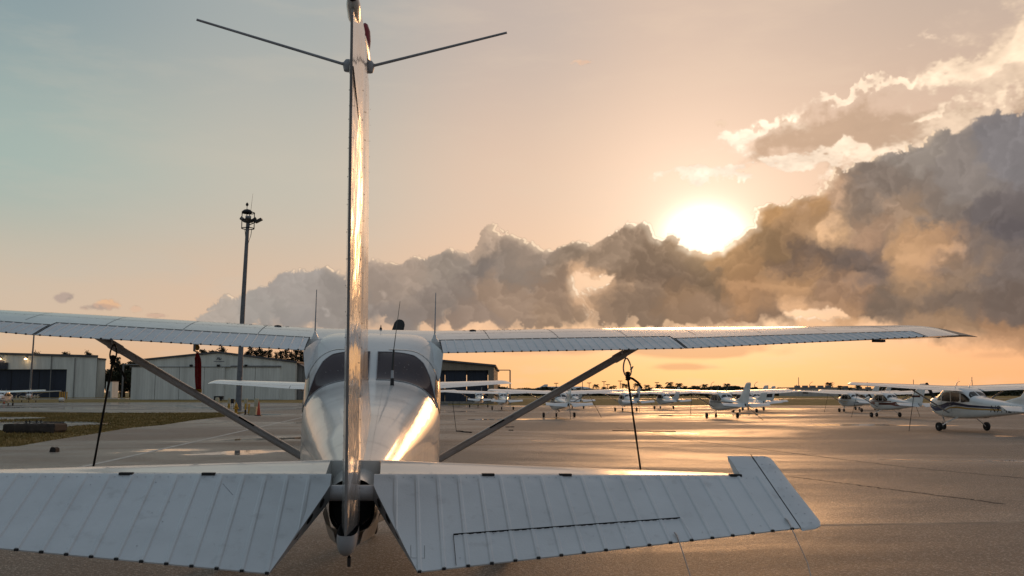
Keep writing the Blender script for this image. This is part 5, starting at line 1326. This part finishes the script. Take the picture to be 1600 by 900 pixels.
g = ground(363, 638.5); s = g.y/FPX; t = empty('utility_meter', g); MB().tube([(-1.8*s, 0, 0), (-1.8*s, 0, 13*s)], .4*s, 6).tube([(1.6*s, 0, 0), (1.6*s, 0, 13*s)], .4*s, 6).build('frame', wire_m, t); MB().box((-2.4*s, -.1, 8*s), (2.3*s, .1, 15*s)).build('meter_box', dark, t)
tag(t, 'small dark meter box on a pipe frame behind the hydrant', 'meter')
g = ground(396, 648.3); s = g.y/FPX; t = empty('concrete_block', g)
MB().box((-5*s, -.3, 0), (5*s, .5, 6*s)).build('lower_block', cream_p, t); MB().box((-4.6*s, -.27, 6.1*s), (4.8*s, .47, 12.6*s)).build('upper_block', cream_p, t)
tag(t, 'cream concrete block between the yellow posts and the traffic cone', 'concrete block')
def cone(u, vt, vb, w, lab):
    g = ground(u, vb); s = g.y/FPX; h = (vb-vt)*s; r = w/2*s; t = empty('traffic_cone', g)
    MB().lathe([(r*.62, .06), (r*.16, h*.97), (r*.10, h)], (0, 0, 0), 'z', 16).build('cone', orange_p, t, 50)
    MB().box((-r, -r, 0), (r, r, .058)).build('base', blackm, t, 0)
    MB().lathe([(r*.47, h*.36), (r*.36, h*.56)], (0, 0, 0), 'z', 16).build('collar', MATS['blue_stripe'] if False else orange_p, t, 50)
    tag(t, lab, 'traffic cone')
cone(404, 627.5, 649.5, 9.5, 'orange traffic cone right of the cream concrete block')
cone(6.2, 620.5, 631, 4.2, 'orange traffic cone at the left edge by the parked airplanes')
g = ground(340.5, 626.5); s = g.y/FPX; t = empty('utility_cart', g); MB().box((-6.5*s, 0, 2.5*s), (6.5*s, 1., 7.5*s)).build('body', dark, t)
for x in (-5, 5): MB().lathe([(.3*s, -.1), (1.4*s, -.1), (1.4*s, .1), (.3*s, .1)], (x*s, -.1, 1.4*s), 'y', 10).build('wheel', rubber, t)
tag(t, 'low black cart standing before the gabled hangar door', 'cart')
for k, (u, w) in enumerate([(93.3, 2.1), (96.8, 1.9), (99.9, 1.9), (104, 2.1)]):
    post(u, 612, 623.6, w, yellow_p, ['first yellow post from the left behind the white tank', 'second yellow post from the left behind the white tank', 'third yellow post from the left behind the white tank', 'rightmost yellow post behind the white tank'][k], grp='yellow posts before the left hangar')
for k, (u, vt) in enumerate([(25, 617.6), (30.2, 619.2), (42, 618), (54, 616.8), (58.5, 616)]):
    post(u, vt, 625.5, 1.8, cream_p, ['leftmost cream post behind the red nosed airplane', 'second cream post behind the red nosed airplane', 'middle cream post behind the red nosed airplane', 'fourth cream post, by the nose of the red nosed airplane', 'cream post just right of the red nosed airplane'][k], grp='cream posts before the left hangar')
g = ground(96, 628.6); s = g.y/FPX; t = empty('tank', g); MB().lathe([(.5*s, -4*s), (2.6*s, -3.6*s), (3.1*s, -2.6*s), (3.1*s, 2.6*s), (2.6*s, 3.6*s), (.5*s, 4*s)], (0, 0, 4.2*s), 'x', 16).build('tank_body', cream_p if False else far_white, t, 50)
for x in (-2.4, 2.4): MB().box(((x-.4)*s, -2*s, 0), ((x+.4)*s, 2*s, 2*s)).build('saddle', wire_m, t)
MB().tube([(4*s, 0, 5*s), (9*s, 0, 5*s)], .35*s, 6).build('pipe', wire_m, t); tag(t, 'small white tank lying before the yellow posts', 'tank')

# ------------------------------------------------------------------ things on the ground
g = ground(55, 676); s = g.y/FPX; t = empty('concrete_footing', g)
rustc = varied('stained_concrete', (.045, .035, .03), .85, nscale=2.5, var=.4, dirt=.6)
n = 26; P = []
for j, (z, k) in enumerate(((0, .92), (.10, 1.), (.30, 1.), (.36, .95))):
    P.append([((-40+80*i/(n-1))*s*k+0*j, (-.55 if True else 0)*k*(1+.03*math.sin(i*2.3)), z*1.1+.012*math.sin(i*1.7+j)) for i in range(n)]+[((40-80*i/(n-1))*s*k, .55*k, z*1.1+.012*math.sin(i*1.3)) for i in range(n)])
fm = MB().grid(P, closed=True); fm.add(P[-1], [tuple(range(2*n))]); fm.build('block', rustc, t, 15)
for x in (-15, -9.5, 1.5, 8): MB().tube([(x*s, 0, .38), (x*s, 0, .56)], .022, 6).lathe([(.05, 0), (.05, .03), (.02, .035)], (x*s, 0, .48), 'z', 6).build('anchor_bolt', dark, t)
M_ = Matrix.Translation((26*s, -.60, .06)) @ Matrix.Rotation(R(8), 4, 'Y'); MB().box((-9*s, -.03, 0), (13*s, .01, .24), 0, M_).build('broken_edge', rustc, t, 0)
tag(t, 'dark stained concrete footing with four bolts lying on the wet pavement at left', 'concrete footing')
g = ground(85, 706); s = g.y/FPX; t = empty('wheel_chock', g); pr = [(-5*s, 0), (5*s, 0), (4.6*s, 5.2*s), (1.6*s, 7.2*s), (-3.8*s, 5.8*s)]
MB().add([(x, -.12, z) for x, z in pr]+[(x, .12, z) for x, z in pr], [(0, 1, 2, 3, 4), (9, 8, 7, 6, 5)]+[(i, (i+1) % 5+0, (i+1) % 5+5, i+5)[::-1] for i in range(5)]).build('block', rubber, t, 0); MB().tube([(-3*s, -.12, 5.9*s), (0, -.14, 7.8*s), (3*s, -.12, 6.4*s)], .012, 6).build('handle', rope_m, t)
tag(t, 'small black wheel chock alone on the asphalt at lower left', 'chock')
def bar(u0, v0, u1, v1, w, lab, name='tow_bar', cat='tow bar'):
    a, b = ground(u0, v0), ground(u1, v1); t = empty(name, a); d = b-a; d.z = 0
    MB().tube([Vector((0, 0, w)), d*.5+Vector((0, 0, w*1.2)), d+Vector((0, 0, w))], w, 6).build('shaft', dark, t); e = d.normalized(); q = Vector((-e.y, e.x, 0))
    MB().tube([d*.22+Vector((0, 0, w))+q*.25, d*.25+Vector((0, 0, w*3)), d*.28+Vector((0, 0, w))-q*.25], w*.9, 6).build('fork', dark, t); tag(t, lab, cat)
bar(957, 673.4, 1056, 675, .018, 'thin dark tow bar lying flat on the apron behind the hooked rope')
for k, (u, v) in enumerate([(793, 667.5), (800, 667.4), (798.5, 672.6)]):
    g = ground(u, v); t = MB().box((-.11, -.12, -g.z+.001), (.11, .12, .035)).build('metal_plate', dark, None, 0); t.location = g; tag(t, ['left of two small dark plates on the apron below the strut', 'right of two small dark plates on the apron below the strut', 'small dark plate nearest to the viewer below the strut'][k], 'plate', 'small plates on the apron')

# ------------------------------------------------------------------ vegetation
leaf_m = varied('dark_foliage', (.030, .036, .016), .8, nscale=.8, var=.5); pine_m = varied('pine_foliage', (.022, .028, .014), .85, nscale=.8, var=.5)
palm_m = varied('palm_foliage', (.030, .032, .012), .7, nscale=1.2, var=.4); bark_m = varied('bark', (.05, .04, .03), .9, nscale=5, var=.4)
def leaf_cloud(mb, cs, n, size, g):
    vs, fs = [], []
    for _ in range(n):
        c, r = cs[g.integers(len(cs))]; d = g.normal(0, 1, 3); d /= np.linalg.norm(d); p = np.array(c)+d*np.array(r)*g.random()**.4
        a = g.normal(0, 1, 3); a /= np.linalg.norm(a); b = np.cross(a, g.normal(0, 1, 3)); b /= np.linalg.norm(b)+1e-9; s = size*(.5+g.random()); o = len(vs)
        vs += [p-a*s, p+b*s*.6, p+a*s, p-b*s*.6]; fs.append((o, o+1, o+2, o+3))
    return mb.add(vs, fs)
def make_tree(kind, seed):
    g = np.random.default_rng(seed); t = empty(kind)
    if kind == 'pine_tree':
        MB().tube([(0, 0, 0), (.05, 0, 5), (0, 0, 9.8)], [.16, .10, .03], 7).build('trunk', bark_m, t); cs = []
        for z in np.arange(1.2, 9.9, .35):
            R_ = 1.35*(1-(z/10.4))**.75+.10
            for k in range(5):
                a = g.random()*6.28; q = R_*g.uniform(.3, 1.); cs.append(((q*math.cos(a), q*math.sin(a), z+g.normal(0, .25)), (.42, .42, .34)))
        leaf_cloud(MB(), cs, 2600, .12, g).build('crown', pine_m, t, 0)
    elif kind == 'palm_tree':
        MB().tube([(0, 0, 0), (.10, 0, 3), (.05, 0, 6)], [.17, .12, .10], 8).build('trunk', bark_m, t); mb = MB()
        for k in range(26):
            a = k*2.4+g.normal(0, .2); up = g.uniform(-.3, 1.2); L = g.uniform(1.6, 2.4); P, Q = [], []
            for q in np.linspace(0, 1, 7):
                r = L*q*(1-.12*q); z = 6+L*(.95*up*q-1.15*q*q); w = .42*math.sin(math.pi*min(1, q*.9+.08))+.02; c = np.array((r*math.cos(a), r*math.sin(a), z)); sd = np.array((-math.sin(a), math.cos(a), 0))*w
                P.append(c-sd+np.array((0, 0, -w*.8))); Q.append(c)
            P2_ = [2*q_-p_ for p_, q_ in zip(P, Q)]; P2_ = [np.array((p[0], p[1], o[2])) for p, o in zip(P2_, P)]
            for i in range(6):                      # separate leaflets along the rib
                for S_ in (P, P2_): mb.add([Q[i], Q[i+1], S_[i+1]*.55+S_[i]*.45+np.array((0, 0, -.05))], [(0, 1, 2)])
        mb.build('crown', palm_m, t, 0)
    else:
        MB().tube([(0, 0, 0), (.1, 0, 2), (0, .1, 4.)], [.28, .2, .12], 8).build('trunk', bark_m, t); lm = MB(); cs = []
        for k in range(9):
            a = k*.75+g.normal(0, .3); q = g.uniform(1.2, 3.0); z = g.uniform(3.2, 7.6); c = (q*math.cos(a), q*math.sin(a), z); lm.tube([(0, .05, 2.4), (c[0]*.5, c[1]*.5, (z+2.4)/2+.3), c], [.11, .07, .03], 5); cs.append((c, (1.3*g.uniform(.7, 1.2), 1.3, .95*g.uniform(.6, 1.2))))
        lm.build('limbs', bark_m, t); cs += [((0, 0, 7.4), (1.3, 1.3, 1.)), ((0, 0, 5.2), (2., 2., 1.2))]
        leaf_cloud(MB(), cs, 3200, .19, g).build('crown', leaf_m, t, 0)
    return t
T3 = {k: [make_tree(k, i+5) for i in range(3)] for k in ('pine_tree', 'palm_tree', 'broadleaf_tree')}
H0 = {'pine_tree': 10., 'palm_tree': 6.6, 'broadleaf_tree': 8.4}
used = {k: [False]*3 for k in T3}
def tree(kind, u, vt, Z, lab, grp, wide=1.):
    i = random.randrange(3)
    for j in range(3):
        if not used[kind][j]: i = j; break
    o = T3[kind][i] if not used[kind][i] else copy_tree(T3[kind][i]); used[kind][i] = True
    p = at(u, vt, Z); s = p.z/H0[kind]; o.location = (p.x, Z, 0); o.scale = (s*wide, s*wide, s); o.rotation_euler = (0, 0, random.random()*6.28); tag(o, lab, 'tree', grp); return o
ordn = ['first', 'second', 'third', 'fourth', 'fifth', 'sixth', 'seventh', 'eighth', 'ninth', 'tenth', 'eleventh', 'twelfth', 'thirteenth', 'fourteenth', 'fifteenth', 'sixteenth', 'seventeenth', 'eighteenth', 'nineteenth', 'twentieth', 'twenty-first', 'twenty-second', 'twenty-third', 'twenty-fourth']
for k, (u, vt) in enumerate([(386, 548), (393, 541), (400, 546), (407, 543), (413, 547), (421, 545), (432, 551), (439, 547), (447, 544), (455, 548), (463, 545), (470, 546), (477, 547), (484, 546)]):
    tree('pine_tree', u, vt, 300, f'{ordn[k]} dark pine from the left behind the gabled hangar roof', 'pines behind the gabled hangar', 1.15)
for k, (u, vt) in enumerate([(318, 545), (331.5, 546.5), (336.5, 547), (348, 541)]): tree('pine_tree', u, vt, 300, ['small tree just above the roof right of the red streamer', 'small tree on the roofline left of the gable peak', 'tiny tree touching the gable peak', 'bushy tree top right of the gable peak'][k], 'tree tops over the gabled hangar', 1.5)
for k, (u, vt) in enumerate([(54.5, 548.5), (59, 551), (102, 549), (105.5, 551), (137, 548.5), (141, 551)]): tree('pine_tree', u, vt, 420, f'{ordn[k]} small pine tip from the left over the roof of the left hangar', 'pine tips over the left hangar', 1.2)
for k, (u, vt, w) in enumerate([(170, 576, 1.2), (182, 565, 1.), (196, 570, 1.3), (208, 563, 1.2), (218, 582, 1.1), (176, 588, 1.3), (190, 590, 1.3), (204, 592, 1.3), (216, 596, 1.4)]):
    tree('broadleaf_tree', u, vt, 335+8*(k % 3), f'{ordn[k]} dark leafy tree of the clump between the two left hangars', 'trees between the left hangars', w)
tree('pine_tree', 184, 557, 345, 'tall thin tree beside the hanging black rope between the left hangars', 'trees between the left hangars', 1.3)
palms = [(931, 600), (944, 604), (977, 599.5), (995, 598.5), (1011, 601), (1029, 600), (1046, 596.5), (1061, 598.5), (1070, 602.5), (1084, 602), (1091, 602.5), (1101, 600), (1122, 604), (1136, 599), (1269.5, 602), (1295.5, 597), (1312.5, 602), (1327.5, 605), (1341, 601)]
for k, (u, vt) in enumerate(palms): tree('palm_tree', u, vt, 430, f'{ordn[k]} palm from the left in the far row on the horizon', 'palms along the far side', 1.25)
for k, (u, vt, w) in enumerate([(777, 600, 1.2), (786, 604, 1.0), (835, 607, 1.5), (869, 604, 1.6), (908, 605, 2.), (960, 602, 1.6), (1020, 607, 2.), (1163, 605, 1.6), (1178, 605, 1.6), (1385, 605, 2.4), (1404, 606, 2.4), (1240, 612, 2.), (1140, 607, 2.0), (1048, 608, 2.2)]):
    tree('broadleaf_tree', u, vt, 425 if k > 1 else 190, f'{ordn[k]} rounded tree clump from the left along the horizon, near the palms' if k > 1 else ['bushy tree right beside the blue doored hangar', 'low tree under the pipe frame of the blue doored hangar'][k], 'trees along the far side', w)
def wood():
    mb = MB(); vs, fs = [], []; g = np.random.default_rng(3)
    for _ in range(15000):
        u = g.uniform(660, 1700); top = 608.2+1.2*math.sin(u*.021)+1.1*math.sin(u*.07+1)+.9*math.sin(u*.19)-(2. if 1000 < u < 1180 else 0)-(2.5 if 1370 < u < 1425 else 0); Z = 460+40*g.random(); x = (u-800)/FPX*Z*1.0; zt = max(1.2, at(u, top, Z).z); z = zt*g.random()**.7
        a = g.normal(0, 1, 3); a /= np.linalg.norm(a); b = np.cross(a, g.normal(0, 1, 3)); b /= np.linalg.norm(b); s = .9; o = len(vs); p = np.array((x, Z, z)); vs += [p-a*s, p+b*s*.7, p+a*s, p-b*s*.7]; fs.append((o, o+1, o+2, o+3))
    o = mb.add(vs, fs).build('far_treeline', leaf_m, None, 0); tag(o, 'low dark line of scrub and trees along the horizon', 'treeline', kind='stuff')
wood()
def far_building(u0, u1, vt, vb, Z, mat, lab, bumps=0):
    x0, zt = P2(u0, vt, Z); x1 = P2(u1, vt, Z)[0]; org = Vector(((x0+x1)/2, Z, 0)); t = empty('building', org); slab(x0, x1, 0, zt, Z, Z+25, 'wall', mat, t, org); slab(x0-.3, x1+.3, zt+.01, zt+.4, Z-.3, Z+25.3, 'roof', wire_m, t, org)
    for k in range(bumps): x = x0+(x1-x0)*(k+.7)/(bumps+.4)-org.x; MB().box((x-.9, 3, zt+.41), (x+.9, 6, zt+1.2)).build('roof_unit', wire_m, t, 0)
    n = max(2, int((x1-x0)/7))
    for k in range(n): x = x0+(x1-x0)*(k+.5)/n-org.x; MB().box((x-1.2, -.08, zt*.35), (x+1.2, -.01, zt*.6)).build('window', far_glass, t, 0)
    tag(t, lab, 'building')
bw = siding('pale_block_wall', (.50, .46, .42), .3, .02)
far_building(1242, 1308, 606.5, 618, 420, bw, 'long flat grey building with roof units on the horizon right of the swept fin', 5)
far_building(1316, 1336, 607, 617, 440, bw, 'pale low building between palms left of the long wing tip', 1)
far_building(1338, 1372, 608.5, 617, 450, bw, 'pale low building partly behind the swept dark based fin', 2)
far_building(1181, 1226, 610, 617, 600, bw, 'low pale roofline on the horizon just right of the swept fin', 3)
def mast(u, vt, Z, lab, head=0, w=.12):
    p = at(u, vt, Z); t = empty('mast', (p.x, Z, 0)); MB().tube([(0, 0, 0), (0, 0, p.z)], [w*1.3, w], 6).build('pole', wire_m, t)
    if head == 1: MB().box((-1.0, -.3, p.z-.1), (1.0, .3, p.z+.2)).build('lamp_head', dark, t, 0)
    if head == 2: MB().tube([(0, 0, p.z), (.5, 0, p.z+.8), (1.5, 0, p.z+1.3)], .09, 5).build('lamp_arm', wire_m, t)
    tag(t, lab, 'mast', 'distant poles on the horizon')
for k, (u, vt, h) in enumerate([(869, 599, 1), (910, 596, 0), (920.5, 598.5, 1), (943.7, 596.5, 1), (949.5, 601, 1), (969, 595.5, 1), (972, 600, 1), (1026.5, 598, 1), (1111, 601, 2), (1179, 601, 2), (1200, 602, 0), (1244.3, 601, 0), (1247.6, 589.5, 0), (1265, 601, 2), (1355, 597, 0), (1427, 593, 0), (1518.5, 589, 0), (865, 604, 0), (1495, 600, 2)]):
    mast(u, vt, 430, f'{ordn[k] if k < 16 else ["rightmost tall", "low", "curved"][k-16]} thin pole on the far horizon counted from the hangar side', h, .14)
# airliner tail beyond the apron
def airliner():
    Z = 620.; p = at(848, 612, Z); t = empty('airliner', (p.x, Z, 0)); s = Z/FPX
    MB().lathe([(.2, -22), (1.2, -20), (2., -16), (2., 10), (1.5, 14), (.4, 17)], (16, 0, 3.6), 'x', 18).build('fuselage', far_white, t, 50)
    pr = [(-9*s, 4.2), (7*s, 5.0), (8.5*s, 13.5*s+1.2), (3.2*s, 13.8*s+1.2)]
    MB().add([(x, -.15, z) for x, z in pr]+[(x, .15, z) for x, z in pr], [(0, 1, 2, 3), (7, 6, 5, 4)]+[(i, i+4, (i+1) % 4+4, (i+1) % 4) for i in range(4)]).build('fin', far_white, t, 0)
    MB().add([(-5, -6, 4.4), (-2, -6, 4.4), (0, 0, 4.3), (-4, 0, 4.3), (-5, 6, 4.4), (-2, 6, 4.4)], [(0, 1, 2, 3), (3, 2, 5, 4)]).build('stabilizer', far_white, t, 0)
    for x in (2, 18): MB().lathe([(.2, -.3), (.6, -.3), (.6, .3), (.2, .3)], (x, 0, .6), 'y', 10).tube([(x, 0, .6), (x, 0, 2.)], .15, 6).build('landing_gear', rubber, t)
    tag(t, 'white airliner far off, its big swept fin above the parked wings', 'airliner')
airliner()
